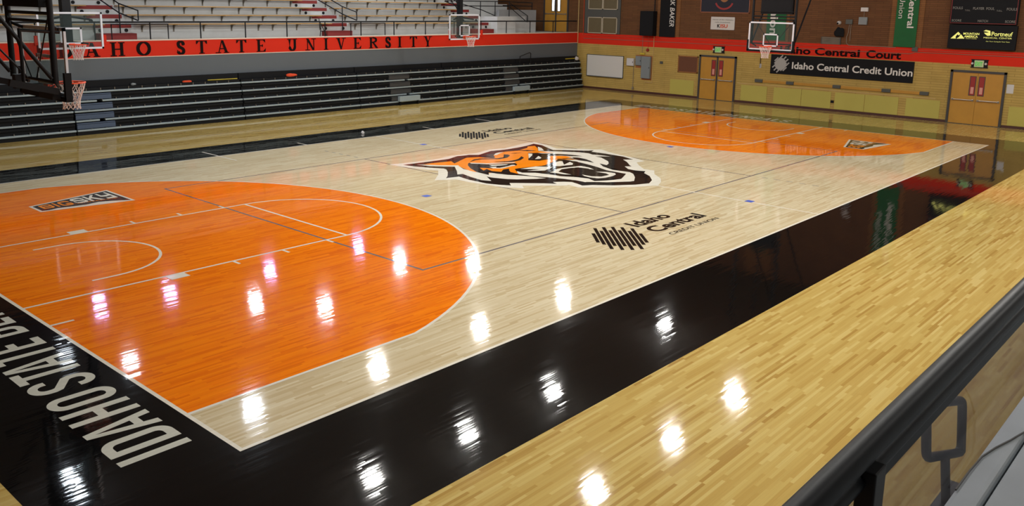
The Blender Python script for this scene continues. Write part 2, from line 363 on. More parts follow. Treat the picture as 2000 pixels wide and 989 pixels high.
M['concrete2'] = mat('grey_painted_concrete', (150, 150, 150), .7, noise=.12, scale=2.5)
M['redstep'] = mat('dark_red_step_paint', (128, 34, 30), .7, noise=.08, scale=5)
M['bench'] = mat('varnished_bench_wood', (170, 130, 70), .45, noise=.15, scale=6)
M['bracket'] = mat('steel_bench_bracket', (120, 112, 100), .5, .4)
M['blackm'] = mat('black_metal', (24, 25, 28), .5, .0, .2)
M['blackrail'] = mat('glossy_black_rail', (15, 18, 23), .45, 0, .08, noise=.3, scale=30)
M['blackpl'] = mat('black_plastic', (23, 24, 27), .6, spec=.15)
M['nosing'] = mat('aluminium_nosing', (158, 172, 178), .45, .2, noise=.08, scale=3)
M['bluestep'] = mat('blue_grey_step', (70, 86, 112), .5)
M['greystep'] = mat('charcoal_step', (58, 58, 60), .6)
M['lightstep'] = mat('light_grey_step', (150, 164, 172), .5)
M['white'] = mat('white_frame_paint', (216, 218, 226), .4)
M['whitebd'] = mat('whiteboard_surface', (212, 208, 202), .3)
M['rim'] = mat('orange_rim_paint', (236, 78, 30), .4)
M['net'] = mat('white_net_cord', (220, 210, 206), .8)
M['doorwood'] = mat('honey_door_wood', (186, 134, 48), .42, noise=.12, scale=3)
M['doorframe'] = mat('dark_grey_door_frame', (62, 58, 56), .5)
M['steel'] = mat('brushed_steel', (190, 186, 176), .3, .8)
M['redsign'] = mat('red_sign', (150, 34, 30), .5)
M['pink'] = mat('pale_pink_sign', (214, 150, 136), .5)
M['cork'] = mat('dark_cork', (104, 62, 40), .8, noise=.15, scale=20)
M['corkfr'] = mat('cork_frame_wood', (150, 96, 44), .5)
M['panel'] = mat('olive_yellow_panel', (184, 170, 80), .55, noise=.05, scale=1.5)
M['baseb'] = mat('dark_red_brown_rubber', (72, 36, 28), .5)
M['greybox'] = mat('grey_enamel', (128, 134, 136), .45)
M['darkbox'] = mat('dark_grey_enamel', (78, 78, 72), .5)
M['whitebox'] = mat('white_enamel', (206, 202, 200), .5)
M['conduit'] = mat('cream_conduit', (200, 168, 110), .45)
M['conduitred'] = mat('red_painted_conduit', (206, 74, 50), .4)
M['conduitgrey'] = mat('grey_conduit', (150, 138, 122), .4, .4)
M['ply'] = mat('orange_brown_plywood', (156, 92, 44), .6, noise=.15, scale=9)
M['green'] = mat('green_banner_cloth', (14, 92, 44), .75, noise=.15, scale=3)
M['navy'] = mat('navy_cloth', (28, 30, 44), .7)
M['copper'] = mat('dull_copper_frame', (140, 82, 52), .5)
M['blackcl'] = mat('black_cloth', (32, 32, 34), .85, spec=.1)
M['textw'] = mat('white_sign_lettering', (218, 214, 208), .5)
M['textg'] = mat('grey_sign_lettering', (168, 164, 160), .5)
M['textk'] = mat('black_sign_lettering', (24, 14, 14), .8, spec=.1)
M['texty'] = mat('lit_yellow_lettering', (226, 226, 120), .5, emit=((.78, .78, .22), .55))
M['textdim'] = mat('dim_grey_lettering', (128, 126, 120), .5)
M['textor'] = mat('orange_lettering', (206, 82, 34), .5)
M['exitg'] = mat('pale_exit_face', (170, 178, 140), .5, emit=((.30, .36, .16), .25))
M['exitk'] = mat('exit_sign_green_letters', (40, 190, 60), .5, emit=((.03, .5, .06), .3))
M['yellow'] = mat('yellow_plastic', (200, 176, 50), .5)
M['orangecloth'] = mat('bright_orange_cloth', (226, 74, 30), .8)
M['mullion'] = mat('light_window_frame', (196, 184, 160), .5)
M['louver'] = mat('dim_louver', (104, 92, 64), .6)
M['acryl'] = glass('acrylic_guard', (.72, .71, .74), .03, haze=.10, haze_col=(.16, .165, .18))
M['bglass'] = glass('backboard_glass', (.86, .90, .89), .03, haze=.05, haze_col=(.3, .4, .4))
M['lit'] = mat('bright_daylit_glass', (230, 236, 236), .2, emit=((.85, .95, 1.0), 5.0))
M['ceiling'] = mat('ceiling_paint', (96, 92, 88), .8)
M['lamphousing'] = mat('lamp_housing', (90, 92, 94), .5, .4)
def lens(name, col, L):
    return mat(name, (240, 240, 240), .4, emit=(col, L))

# ------------------------------------------------------------------ room shell
XA, XB = -5.65, 34.3          # back wall, far wall
YN, YL = -6.79, 22.15         # near parapet face, left parapet face
YN2, YL2 = -14.3, 29.5
b = MB(); b.box((XA, YN-.3, -.2), (XB, YL+.3, 0)); floor = b.build('floor', M['maple'], origin=(14.3, 7.6, 0)); tag(floor, kind='structure')
def paint(name, polys, mt, z, label=None):
    q = MB(); q.flat = UPZ
    for i, pl in enumerate(polys): q.poly([(p[0], p[1], z+(i % 8)*5e-5) for p in pl])
    o = q.build(name, mt, floor)
    if label: o['label'] = label
    return o
def rc(x0, y0, x1, y1): return [(x0, y0), (x1, y0), (x1, y1), (x0, y1)]
LX, LY = 28.65, 15.24
paint('border_band', [rc(-1.88, -2.0, LX+1.85, 0), rc(-1.88, LY, LX+1.85, LY+1.76), rc(-1.88, 0, 0, LY), rc(LX, 0, LX+1.85, LY)], M['blackp'], .0006, 'glossy black border band around the court')
paint('court_surface', [rc(0, 0, LX, LY)], M['court'], .0006, 'pale maple playing surface')
# painted keys bounded by the three point line
def three(r, mir):
    cx, cy = 1.6, 7.62; yc = cy-1.05-0.0; yy = 7.62-1.07
    a = math.asin(yy/r); pts = [(0, cy-yy), (cx+r*math.cos(a), cy-yy)]
    pts += [(cx+r*math.cos(t), cy+r*math.sin(t)) for t in [(-a+2*a*i/56) for i in range(1, 56)]]
    pts += [(cx+r*math.cos(a), cy+yy), (0, cy+yy)]
    return [(LX-x, LY-y) for x, y in pts] if mir else pts
for mir in (0, 1):
    paint('painted_key', [three(6.75, mir)], M['orange'], .0012, 'orange stained area inside the %s three point line' % ('far' if mir else 'near'))
LINES, VL, FL = [], [], []
def ln(pts, w=.05, dst=None, closed=False): (LINES if dst is None else dst).extend(ribbon(pts, w, closed))
ln([(-.025, -.025), (LX+.025, -.025), (LX+.025, LY+.025), (-.025, LY+.025)], closed=True)
LINES += rc and []
ln([(14.325, 0), (14.325, 5.15)], dst=FL); ln([(14.325, 11.2), (14.325, LY)], dst=FL)
for mir in (0, 1):
    fx = (lambda x: LX-x) if mir else (lambda x: x); fy = (lambda y: LY-y) if mir else (lambda y: y)
    P = lambda pts: [(fx(x), fy(y)) for x, y in pts]
    ln(three(6.77, mir))
    ln(P([(0, 5.80), (5.82, 5.80)])); ln(P([(0, 9.44), (5.82, 9.44)])); ln(P([(5.80, 5.80), (5.80, 9.44)]))
    ln(P([(5.8+1.82*math.cos(t), 7.62+1.82*math.sin(t)) for t in [(-PI/2+PI*i/28) for i in range(29)]]))
    ln(P([(1.22, 6.40)]+[(1.6+1.22*math.cos(t), 7.62+1.22*math.sin(t)) for t in [(-PI/2+PI*i/24) for i in range(25)]]+[(1.22, 8.84)]))
    for sgn, y0 in ((-1, 5.78), (1, 9.46)):
        LINES.append(P(rc(2.12, y0, 2.44, y0+sgn*.22)))
        for xt in (3.35, 4.34, 5.31): LINES.append(P(rc(xt-.025, y0, xt+.025, y0+sgn*.2)))
    ln(P([(0, 4.83), (.31, 4.83)])); ln(P([(0, 10.41), (.31, 10.41)]))
for x, y0, y1 in ((8.53, 14.3, 16.2), (11.56, LY, 15.8), (17.0, LY, 15.87), (20.1, LY, 16.22)): ln([(x, y0), (x, y1)])
paint('court_line', LINES, M['whitep'], .0024, 'white boundary, lane and three point lines')
paint('centre_line', FL, M['whitep'], .0020)
x0, x1, y0, y1 = 5.325, 23.325, 3.12, 12.12
ln([(x0, y0), (x1, y0), (x1, y1), (x0, y1)], .05, VL, True)
for x in (11.3, 17.35): ln([(x, y0), (x, y1)], .045, VL)
paint('volleyball_line', VL, M['vline'], .0018, 'thin grey volleyball court lines')
DS = []
for i in range(5): DS += [rc(11.28, 12.42+.35*i, 11.33, 12.6+.35*i), rc(17.33, 2.82-.35*i, 17.38, 2.64-.35*i), rc(11.28, 2.82-.35*i, 11.33, 2.64-.35*i)][:2]
paint('line_dash', DS, M['greyline'], .0018)
paint('blue_tape_mark', [rc(x-.10, y-.09, x+.10, y+.09) for x, y in ((9.28, 7.31), (14.33, 12.92), (19.98, 7.28), (14.39, 1.68))], M['blue'], .003, 'small blue tape marks')
# tiger head emblem at midcourt
TIGER = [
('w',[(11.25,10.993),(11.619,10.872),(12.853,10.699),(13.506,10.811),(14.055,10.74),(14.422,10.657),(15.2,10.85),(15.746,10.692),(17.109,10.931),(17.404,10.887),(17.243,10.245),(16.933,9.565),(17.587,8.781),(17.815,8.437),(17.542,7.829),(17.382,7.089),(17.097,6.375),(16.721,6.403),(16.384,6.101),(16.008,5.682),(16.04,5.366),(15.613,5.094),(15.194,4.631),(14.813,4.375),(14.383,4.189),(13.775,4.473),(13.189,4.929),(12.769,5.323),(12.669,5.436),(12.748,5.792),(12.624,5.778),(11.813,6.538),(11.607,6.307),(11.582,6.331),(11.308,6.756),(11.232,7.212),(11.151,7.768),(11.143,8.226),(10.915,8.347),(10.68,8.521),(11.239,8.977),(11.636,9.395),(11.428,9.89),(11.293,10.478)]),
('k',[(11.494,10.663),(12.177,10.582),(13.086,10.488),(13.612,10.656),(13.895,10.58),(14.018,10.59),(14.249,10.382),(15.025,10.62),(15.526,10.493),(16.127,10.485),(16.666,10.55),(17.101,10.653),(17.061,10.268),(16.615,9.454),(17.348,8.602),(17.449,8.578),(17.51,8.523),(17.258,8.436),(17.297,7.912),(17.268,7.259),(17.062,6.751),(16.833,6.959),(16.587,6.65),(16.188,6.28),(16.096,6.15),(15.944,6.289),(15.674,5.989),(15.649,5.726),(15.763,5.475),(15.508,5.354),(15.246,5.002),(14.829,4.663),(14.425,4.489),(14.013,4.632),(13.513,4.985),(13.18,5.363),(12.921,5.51),(12.938,5.528),(13.022,5.756),(13.08,5.968),(12.959,6.126),(12.728,6.297),(12.627,6.08),(12.416,6.366),(11.958,6.838),(11.816,6.971),(11.617,6.739),(11.469,6.99),(11.347,7.321),(11.363,7.976),(11.465,8.437),(11.408,8.442),(11.078,8.516),(11.298,8.686),(11.673,9.063),(11.903,9.351),(11.956,9.507),(11.764,9.838),(11.58,10.267)]),
('w',[(11.795,10.441),(12.602,9.596),(12.527,9.505),(12.295,9.092),(12.258,8.622),(12.194,8.046),(12.472,8.326),(12.486,8.017),(12.659,7.615),(12.84,7.255),(12.911,6.953),(12.991,6.738),(12.733,6.839),(12.305,7.144),(12.146,7.338),(12,7.752),(12.001,7.939),(11.671,7.463),(11.558,7.703),(11.653,8.168),(11.792,8.61),(11.631,8.663),(11.634,8.66),(11.954,9.002),(12.363,9.497),(11.921,10.007)]),
('w',[(13.156,7.894),(13.093,7.653),(13.34,7.405),(13.441,7.037),(13.473,6.621),(13.683,6.264),(13.765,5.926),(13.622,5.636),(13.851,5.493),(14.118,5.376),(14.369,5.316),(15.001,5.605),(14.818,5.189),(14.385,4.925),(14.24,4.96),(13.724,5.312),(13.499,5.581),(13.369,5.703),(13.319,5.7),(13.338,5.999),(13.251,6.357),(13.112,6.767),(12.913,7.188),(12.827,7.604)]),
('w',[(16.088,9.666),(16.626,9.03),(16.889,8.628),(16.944,8.3),(16.855,8.104),(16.94,7.824),(16.982,7.518),(16.657,7.851),(16.613,7.587),(16.252,7.081),(15.96,6.852),(15.703,6.748),(15.763,7.031),(15.47,6.699),(15.248,6.209),(15.321,5.693),(15.185,5.489),(14.818,5.189),(15.001,5.605),(15.008,5.927),(15.061,6.268),(15.279,6.758),(15.421,7.223),(15.493,7.585),(15.503,7.719),(15.536,7.974),(15.479,8.316),(15.285,8.551),(15.841,9.007),(15.832,9.451)]),
('o',[(11.96,10.345),(12.218,10.325),(12.877,10.166),(12.707,9.857),(13.244,10.115),(13.581,10.27),(13.648,10.268),(13.96,10.104),(14.035,9.86),(14.161,9.686),(14.312,9.785),(14.506,10.028),(14.925,10.267),(15.241,10.235),(15.683,10.094),(16.317,10.249),(16.512,10.412),(16.805,10.357),(16.489,9.962),(16.118,9.639),(16.214,9.108),(15.595,9.602),(15.331,9.345),(14.65,8.78),(14.827,8.505),(15.297,8.482),(15.422,8.426),(15.479,8.316),(14.999,8.122),(14.716,8.045),(14.377,7.919),(14.049,8.005),(13.439,8.144),(13.332,8.139),(13.138,7.911),(12.883,7.602),(12.776,8.094),(12.376,8.217),(12.231,8.597),(12.244,8.785),(12.327,9.064),(12.499,9.478),(12.591,9.585),(12.224,9.91)]),
('k',[(13.092,9.637),(13.275,9.142),(14.024,8.732),(13.915,8.558),(13.738,8.45),(13.705,8.587),(13.443,8.507),(13.14,8.523),(12.937,8.626),(12.756,8.927),(12.539,8.563),(12.765,8.66),(12.651,8.36),(12.755,8.113),(13.045,8.301),(13.262,8.286),(13.053,8.09),(12.914,7.917),(12.883,7.602),(12.921,7.324),(12.913,7.188),(12.573,7.723),(12.439,8.276),(12.246,8.094),(12.233,8.348),(12.262,8.568),(12.495,9.011),(12.769,9.39),(13.002,9.61)]),
('w',[(13.104,9.648),(13.393,9.253),(14.129,8.825),(14.054,8.759),(13.304,9.17),(13.038,9.522)]),
('w',[(13.26,9.048),(13.534,8.884),(13.737,8.742),(13.615,8.702),(13.399,8.76),(13.209,8.881)]),
('w',[(13.03,8.812),(13.219,8.712),(13.077,8.601),(13.151,8.533),(13.484,8.544),(13.723,8.603),(13.789,8.564),(13.755,8.466),(13.587,8.481),(13.136,8.423),(12.958,8.607)]),
('k',[(13.18,9.723),(13.568,9.935),(13.807,9.915),(14.21,9.607),(14.468,9.585),(14.852,9.924),(14.931,9.828),(14.843,9.664),(14.52,9.478),(14.171,9.468),(13.747,9.795),(13.498,9.805)]),
('k',[(14.272,10.361),(14.439,10.029),(14.299,9.773),(14.148,9.675),(14.226,10.041),(14.119,10.257)]),
('k',[(13.702,9.28),(14.074,9.076),(14.411,9.055),(14.64,9.136),(14.996,9.345),(14.852,9.119),(14.48,8.935),(14.07,8.912),(13.841,9.065)]),
('k',[(15.081,9.878),(15.302,9.865),(15.496,9.74),(15.233,9.803)]),
('w',[(14.512,10.023),(14.787,10.204),(14.96,10.235),(15.147,10.192),(14.927,10.14),(14.62,9.986)]),
('k',[(15.704,10.14),(15.982,9.956),(16.088,9.666),(15.835,9.829)]),
('w',[(16.722,10.158),(16.614,9.917),(16.294,9.546),(16.124,9.634)]),
('k',[(15.595,9.602),(15.63,9.445),(15.987,9.086),(16.209,8.7),(16.334,8.44),(16.364,8.109),(16.175,8.316),(16.003,8.616),(15.664,8.862),(15.501,8.768),(15.605,8.555),(15.297,8.482),(14.859,8.533),(14.656,8.775),(15.098,9.073),(15.35,9.207),(15.583,9.426)]),
('w',[(15.53,9.535),(15.567,9.402),(15.338,9.217),(14.861,8.935)]),
('w',[(14.915,8.747),(15.408,9.033),(15.238,8.77),(15.075,8.683)]),
('o',[(15.839,8.644),(15.999,8.474),(15.966,8.193),(15.676,8.219),(15.263,8.454),(15.548,8.786),(15.759,8.74)]),
('k',[(15.399,8.33),(15.642,8.251),(15.871,8.042),(15.987,8.21),(16.078,8.008),(16.009,7.602),(15.995,7.758),(15.929,7.501),(15.737,7.215),(15.781,7.535),(15.74,7.774),(15.788,7.978),(15.525,8.158)]),
('o',[(15.409,8.298),(15.673,8.081),(15.776,7.872),(15.571,8.001)]),
('k',[(13.977,7.944),(14.377,7.919),(14.703,8.035),(14.933,8.069),(15.454,8.257),(15.469,7.921),(15.514,7.653),(15.315,7.388),(15.203,7),(14.919,7.146),(15.034,7.155),(14.519,7.361),(14.208,7.334),(13.732,7.113),(13.719,7.375),(14.119,7.519),(14.342,7.608)]),
('w',[(14.666,7.871),(15,8.008),(15.186,8.042),(15.227,7.97),(14.838,7.605),(15.304,7.754),(15.192,7.555),(14.987,7.414),(14.792,7.484),(14.557,7.539),(14.439,7.668)]),
('k',[(13.382,8.093),(13.416,8.01),(13.354,7.712),(13.596,7.438),(13.74,7.356),(14.089,7.495),(13.456,7.121),(13.34,7.405),(13.104,7.662),(13.156,7.894)]),
('w',[(13.416,8.01),(13.71,8),(14.023,7.964),(14.318,7.589),(14.027,7.5),(13.748,7.399),(13.573,7.51),(13.354,7.712),(13.799,7.607)]),
('w',[(13.63,7.156),(13.8,7.15),(14.167,7.319),(14.458,7.313),(15.034,7.155),(15.011,6.857),(14.859,6.567),(14.8,6.758),(14.737,6.907),(14.678,6.962),(14.83,7.055),(14.504,7.166),(14.233,7.208),(13.87,7.035),(13.818,6.542),(13.692,6.707),(13.68,6.963)]),
('w',[(14.919,7.146),(15.039,7.036),(14.983,6.796),(14.859,6.567),(14.762,6.827),(14.78,7.04)]),
('k',[(13.904,7.054),(14.244,7.198),(14.491,7.156),(14.799,7.031),(14.854,6.74),(14.777,6.643),(15.026,6.244),(15.001,5.605),(14.369,5.316),(13.887,5.52),(13.65,5.711),(13.848,5.988),(13.75,6.316),(13.818,6.542)]),
('w',[(14.025,6.347),(14.027,6.028),(14.187,5.828),(14.537,5.819),(14.646,6.009),(14.624,6.336),(14.836,6.108),(14.85,5.854),(14.714,5.73),(14.476,5.664),(14.15,5.653),(13.937,5.738),(13.869,5.966),(13.913,6.186)]),
('k',[(15.732,6.999),(15.664,6.7),(15.885,6.738),(15.591,6.354),(15.366,6.101),(15.341,6.352),(15.47,6.699)]),
]
for k, (m_, pts) in enumerate(TIGER):
    paint('tiger_emblem', [pts], {'w': M['whitep'], 'k': M['logok'], 'o': M['logoo']}[m_], .0030+.0004*k,
          'white outline of the tiger head emblem at midcourt' if k == 0 else None)
# baseline lettering
BL = [('I', .50, .11), ('D', .71, .36), ('A', 1.12, .40), ('H', 1.62, .36), ('O', 2.09, .36), ('S', 2.64, .37),
      ('T', 3.07, .36), ('A', 3.38, .40), ('T', 3.82, .36), ('E', 4.24, .31), ('B', 4.83, .36), ('E', 5.30, .31), ('N', 5.74, .37), ('G', 6.22, .36), ('A', 6.64, .40), ('L', 7.12, .30), ('S', 7.48, .37)]
near, far = [], []
for c, y, w in BL:
    for pg in glyph(c, w, .73, .105):
        near.append([(-.27-v, y+u) for u, v in pg]); far.append([(LX+.27+v, LY-y-u) for u, v in pg])
paint('baseline_lettering', near, M['letterp'], .0024, 'large pale block capitals on the near black baseline band')
paint('baseline_lettering', far, M['letterp'], .0024, 'large pale block capitals on the far black baseline band')
# lettering and striped mark of the sponsor
def icon(cx, cy, R_, dst, n=11, p=.095, t=.07, sh=.13, fn=lambda x, y: (x, y)):
    q = math.sqrt(.5)
    for i in range(n):
        u = (i-(n-1)/2)*p; h = math.sqrt(max(0, R_*R_-u*u)); s_ = sh if i % 2 else -sh
        if i in (0, n-1): h *= .62; s_ = 0
        c = (cx+u*q, cy-u*q); c = (c[0]+s_*q, c[1]+s_*q)
        a, bb = h*q, t/2*q
        dst.append([fn(c[0]-a-bb, c[1]-a+bb), fn(c[0]-a+bb, c[1]-a-bb), fn(c[0]+a+bb, c[1]+a-bb), fn(c[0]+a-bb, c[1]+a+bb)])
for cx, cy, w in ((9.45, 1.95, 'near'), (16.95, 13.22, 'far')):
    q = []; icon(cx, cy, .72, q); paint('striped_logo', q, M['logok'], .003, 'black diagonal bar logo on the %s side of the court' % w)
    for s, dx, dy, l, h in (('Idaho', .97, .23, 1.34, .37), ('Central', .92, -.28, 1.98, .37), ('CREDIT UNION', .97, -.60, 1.92, .125)):
        text_fit('logo_lettering', s, M['logok'], (cx+dx, cy+dy, 0), (1, 0, 0), (0, 1, 0), l, h, floor, extr=.003, bold=.03 if h > .2 else .012)
# conference badge in each key
def badge(ox, cy):
    def T(u, v): return (ox+1.89*u, cy+(-.24*u+(-.335-(.485-.335)*0*u))+0) if 0 else (ox+1.89*u, (cy-.335-.38*u*.64)+v*(.67+.77*u))
    white = [T(0, 0), T(1, 0), T(1, 1), T(0, 1)]
    blk = [T(.03, .12), T(.10, .10), T(.2, .2), T(.33, .17), T(.5, .16), T(.66, .24), T(.8, .17), T(.97, .05), T(.97, .95), T(.03, .90)]
    tri = [T(.03, .04), T(.5, .04), T(.36, .12), T(.22, .10)]
    paint('conference_badge', [white], M['whitep'], .003, 'white edged wedge badge lettered on the %s key' % ('near' if ox < 10 else 'far'))
    paint('conference_badge', [blk], M['logok'], .0036)
    def word(s, us, hs, mt, v0, gap=.012):
        out = []
        for c, (a, e) in zip(s, us):
            for pg in glyph(c, 1.0, 1.0, .21): out.append([T(a+(e-a)*x, v0+hs*y) for x, y in pg])
        paint('badge_lettering', out, mt, .0042)
    word('BIG', [(.08, .21), (.235, .35), (.29, .42)], .50, M['logoo'], .33)
    word('SKY', [(.45, .60), (.62, .77), (.79, .93)], .50, M['whitep'], .38)
    text_fit('badge_lettering', 'CONFERENCE', M['logoo'], (ox+.75, cy-.335-.24*.4+.33, 0), (1, -.02, 0), (0.02, 1, 0), .95, .09, floor, extr=.0045)
badge(2.40, 12.02); badge(24.35, 2.98)

def struct(bd, name, mt, parent=None, label=None):
    o = bd.build(name, mt, parent)
    if parent is None: o['kind'] = 'structure'
    if label: o['label'] = label
    return o
# left side parapet: grey below, red above, cream cap
b = MB(); b.box((XA, YL, 0), (XB, YL+.15, 2.44)); wl = struct(b, 'wall_left', M['greywall'])
b = MB(); b.box((XA, YL-.004, 2.44), (XB, YL+.15, 2.98)); struct(b, 'red_band', M['redwall'], wl, 'red orange painted band along the top of the grey wall')
b = MB(); b.box((XA, YL-.02, 2.98), (XB, YL+.18, 3.02)); b.box((XA, YL-.012, 2.425), (XB, YL, 2.45)); struct(b, 'cream_cap', M['cream'], wl)
b = MB(); b.box((XB, YN2, 0), (XB+.25, YL2, 2.42)); wf = struct(b, 'wall_far', M['tan'])
b = MB(); b.box((XB-.004, YN2, 2.42), (XB+.25, YL+.0, 2.98)); struct(b, 'red_band', M['redwall'], wf, 'red orange painted stripe on the brick end wall')
b = MB(); b.box((XB, YN2, 2.98), (XB+.25, YL, CEIL)); b.box((XB, YL, 2.42), (XB+.25, YL2, CEIL)); struct(b, 'upper_brick', M['brown'], wf, 'brown brick upper part of the end wall')
b = MB()
for y in (-6.8, -.95, 4.85, 10.65, 16.4): b.box((XB-.03, y-.66, 2.98), (XB, y+.66, CEIL))
struct(b, 'brick_pilaster', M['pil'], wf)
b = MB(); b.box((XB-.02, YN, 0), (XB, .86, .1)); b.box((XB-.02, 2.93, 0), (XB, 12.47, .1)); b.box((XB-.02, 14.51, 0), (XB, YL, .1)); struct(b, 'baseboard_far', M['baseb'])
b = MB(); b.box((XA-.2, YN2, 0), (XA, YL2, CEIL)); struct(b, 'wall_back', M['brown'])
b = MB(); b.box((XA, YL2, 2.9), (XB, YL2+.2, CEIL)); struct(b, 'wall_left_upper', M['brown'])
b = MB(); b.box((XA, YN2-.2, 2.9), (XB, YN2, CEIL)); struct(b, 'wall_right_upper', M['brown'])
b = MB(); b.box((XA, YN-.12, 0), (XB, YN, 2.9)); wr = struct(b, 'wall_right', M['greywall'])
b = MB(); b.box((XA-.2, YN2-.2, CEIL), (XB+.25, YL2+.2, CEIL+.15)); struct(b, 'ceiling', M['ceiling'])

# ------------------------------------------------------------------ ceiling lamps
def make_lamp(x, y, k, tint, i):
    where = 'near right' if y < 7 else 'middle' if y < 11 else 'far court' if y < 18 else 'left stand'
    t = thing('ceiling_or_fill_lamp', (x, y, 8.0), 'round high bay lamp over the gym, out of the picture, near rows added for light', 'lamp', 'high bay lamps under the ceiling')
    q = MB(); q.lathe((x, y, 8.0), [(.0, .32), (.10, .32), (.12, .2), (.24, .06), (.26, 0), (.24, 0)], 20); hs = q.build('housing', M['lamphousing'], t, True)
    q = MB(); q.cyl((x, y, 8.32), (x, y, CEIL), .015, 6); q.build('rod', M['blackm'], t)
    q = MB(); q.lathe((x, y, 8.0), [(.245, .0), (.235, -.05), (.19, -.11), (.11, -.15), (.001, -.165)], 20)
    key = (tint, round(k, 2))
    if key not in LM: LM[key] = lens('lamp_lens_%d' % len(LM), tint, (LAMP_L if y < 20 else LAMP_STAND)*k)
    o = q.build('lens', LM[key], hs, True); return t
LM = {}
for i, (x, y, k, tint) in enumerate(LAMPS): make_lamp(x, y, k, tint, i)

# ------------------------------------------------------------------ left grandstand
FY = lambda k: 23.4+.7*k       # face of tier k
TZ = lambda k: 3.51+.31*k      # top of tier k
NT_ = 8
AIS = [(8.72, 10.0), (18.15, 19.45), (27.1, 28.42)]
XE = 28.9                      # tiers of the open stand end here in the front rows
def tiers(name, x0, x1, ya, s, label, k0=0):
    t = thing(name, ((x0+x1)/2, ya, 2.98), label, 'grandstand')
    q = MB(); q.box((x0, ya, 2.85), (34.25, ya+s*7.1, 2.98)); q.build('walkway', M['concrete'], t)
    for k in range(k0, NT_):
        q = MB(); y = ya+s*(1.05+.7*k); q.box((x0, y, 2.98), (x1, y+s*.7, TZ(k))); q.build('tier', M['concrete'], t)
    return t
gs = tiers('concrete_grandstand', XA+.02, 32.15, YL+.2, 1, 'white painted concrete seating tiers above the left red band', 0)
for ai, (xa, xb) in enumerate(AIS):
    who = ('left', 'middle', 'right')[ai]
    t = thing('aisle_steps', ((xa+xb)/2, 23.0, 2.98), 'dark red and white aisle steps, %s of the three flights in the left stand' % who, 'steps', 'aisle steps in the left stand')
    q = MB(); q.box((xa, 23.0, 2.98), (xb, 23.42, 3.20)); q.build('step', M['redstep'], t)
    for k in range(NT_-1):
        q = MB(); y = FY(k); q.box((xa, y-.012, TZ(k)-.13), (xb, y+.2, TZ(k)+.004)); q.build('step', M['redstep'], t)
        for x in (xa+.05, xb-.33):
            q = MB(); q.cyl((x+.14, y-.001, TZ(k)-.215), (x+.14, y-.03, TZ(k)-.215), .062, 12); q.build('row_marker', M['blackpl'], t)
# wooden benches on brackets
secs = [(XA+.1, 8.95), (10.05, 18.45), (19.55, 27.35)]
for si, (xa, xb) in enumerate(secs):
    for k in range(6):
        if si == 0: xs = [8.7-1.18*i for i in range(12)]
        elif si == 1: xs = [10.38, 11.57, 12.75, 13.92, 15.1, 15.75, 16.89, 18.05]
        else: xs = [19.9, 21.1, 22.3, 23.45, 24.6, 25.6, 26.8]
        y = FY(k)
        t = thing('wooden_bench', ((xa+xb)/2, y, TZ(k)-.3), 'wooden plank bench, row %s in the %s bay of the left stand' % (('one', 'two', 'three', 'four', 'five', 'six')[k]+' up', ('left', 'middle', 'right')[si]), 'bench', 'plank benches in the left stand')
        q = MB(); q.box((xa, y-.32, TZ(k)-.025), (xb, y-.04, TZ(k)+.015), .006); q.build('seat', M['bench'], t)
        for x in xs:
            if x < xa or x > xb: continue
            q = MB(); q.box((x-.02, y-.28, TZ(k)-.045), (x+.02, y, TZ(k)-.025)); q.prism([(x-.012, y, TZ(k)-.045), (x-.012, y-.14, TZ(k)-.045), (x-.012, y, TZ(k)-.24)], (.024, 0, 0))
            q.box((x-.03, y-.012, TZ(k)-.28), (x+.03, y, TZ(k)-.045)); q.build('bracket', M['bracket'], t)
# stair block at the far end of the stand
t = thing('concrete_stair', (29.0, 23.4, 2.98), 'white concrete platform and steps beside the upper corner door', 'steps')
q = MB(); q.box((28.6, 22.95, 2.98), (30.0, 24.15, 3.82)); q.build('platform', M['concrete'], t)
for i in range(4):
    q = MB(); q.box((30.0+.34*i, 23.2, 2.98), (30.34+.34*i, 24.12, 3.61-.21*i)); q.build('step', M['concrete'], t)
q = MB(); q.box((30.0, 24.12, 2.98), (33.03, 24.3, 4.16)); q.build('side_wall', M['concrete2'], t)
# stair handrails
def rail_thing(name, label, tubes, grp=None, r=.022, cat='railing'):
    p = tubes[0][1][0]; t = thing(name, p, label, cat, grp)
    for nm, pts in tubes:
        q = MB(); q.tube(pts, r, 8); q.build(nm, M['blackm'], t, True)
    return t
for xc, w in ((9.56, 'left'), (19.16, 'middle')):
    rail_thing('aisle_handrail', 'black sloping tube handrail on the %s aisle steps' % w,
               [('post', [(xc, 23.3, 2.98), (xc, 23.3, 4.2)]), ('top_rail', [(xc+.5, 22.95, 3.64), (xc+.5, 22.95, 3.99), (xc, 23.3, 4.22), (xc-.35, 25.2, 5.05)]),
                ('lower_rail', [(xc+.5, 22.95, 3.64), (xc, 23.3, 3.9), (xc-.3, 24.8, 4.55)])], 'aisle handrails of the left stand')
pr = [('post', [(x, 23.9, 3.8), (x, 23.9, 4.58)]) for x in (28.35, 29.45, 30.55)]
pr += [('top_rail', [(25.9, 23.95, 4.56), (30.6, 23.95, 4.58)]), ('mid_rail', [(26.0, 24.0, 4.32), (30.6, 24.0, 4.34)]), ('diagonal_rail', [(26.6, 23.9, 4.5), (28.4, 23.9, 4.15), (29.4, 23.9, 3.86)]),
       ('stair_rail', [(30.6, 23.9, 4.5), (32.05, 23.9, 3.85), (32.05, 23.9, 3.0)]), ('lower_stair_rail', [(30.6, 23.9, 4.3), (31.85, 23.9, 3.6)]), ('back_rail', [(30.6, 24.4, 4.58), (33.0, 24.4, 4.55), (33.0, 24.4, 4.15)]), ('back_rail', [(30.6, 24.4, 4.38), (33.0, 24.4, 4.36)])]
rail_thing('platform_railing', 'black tube railing around the concrete platform by the corner door', pr)
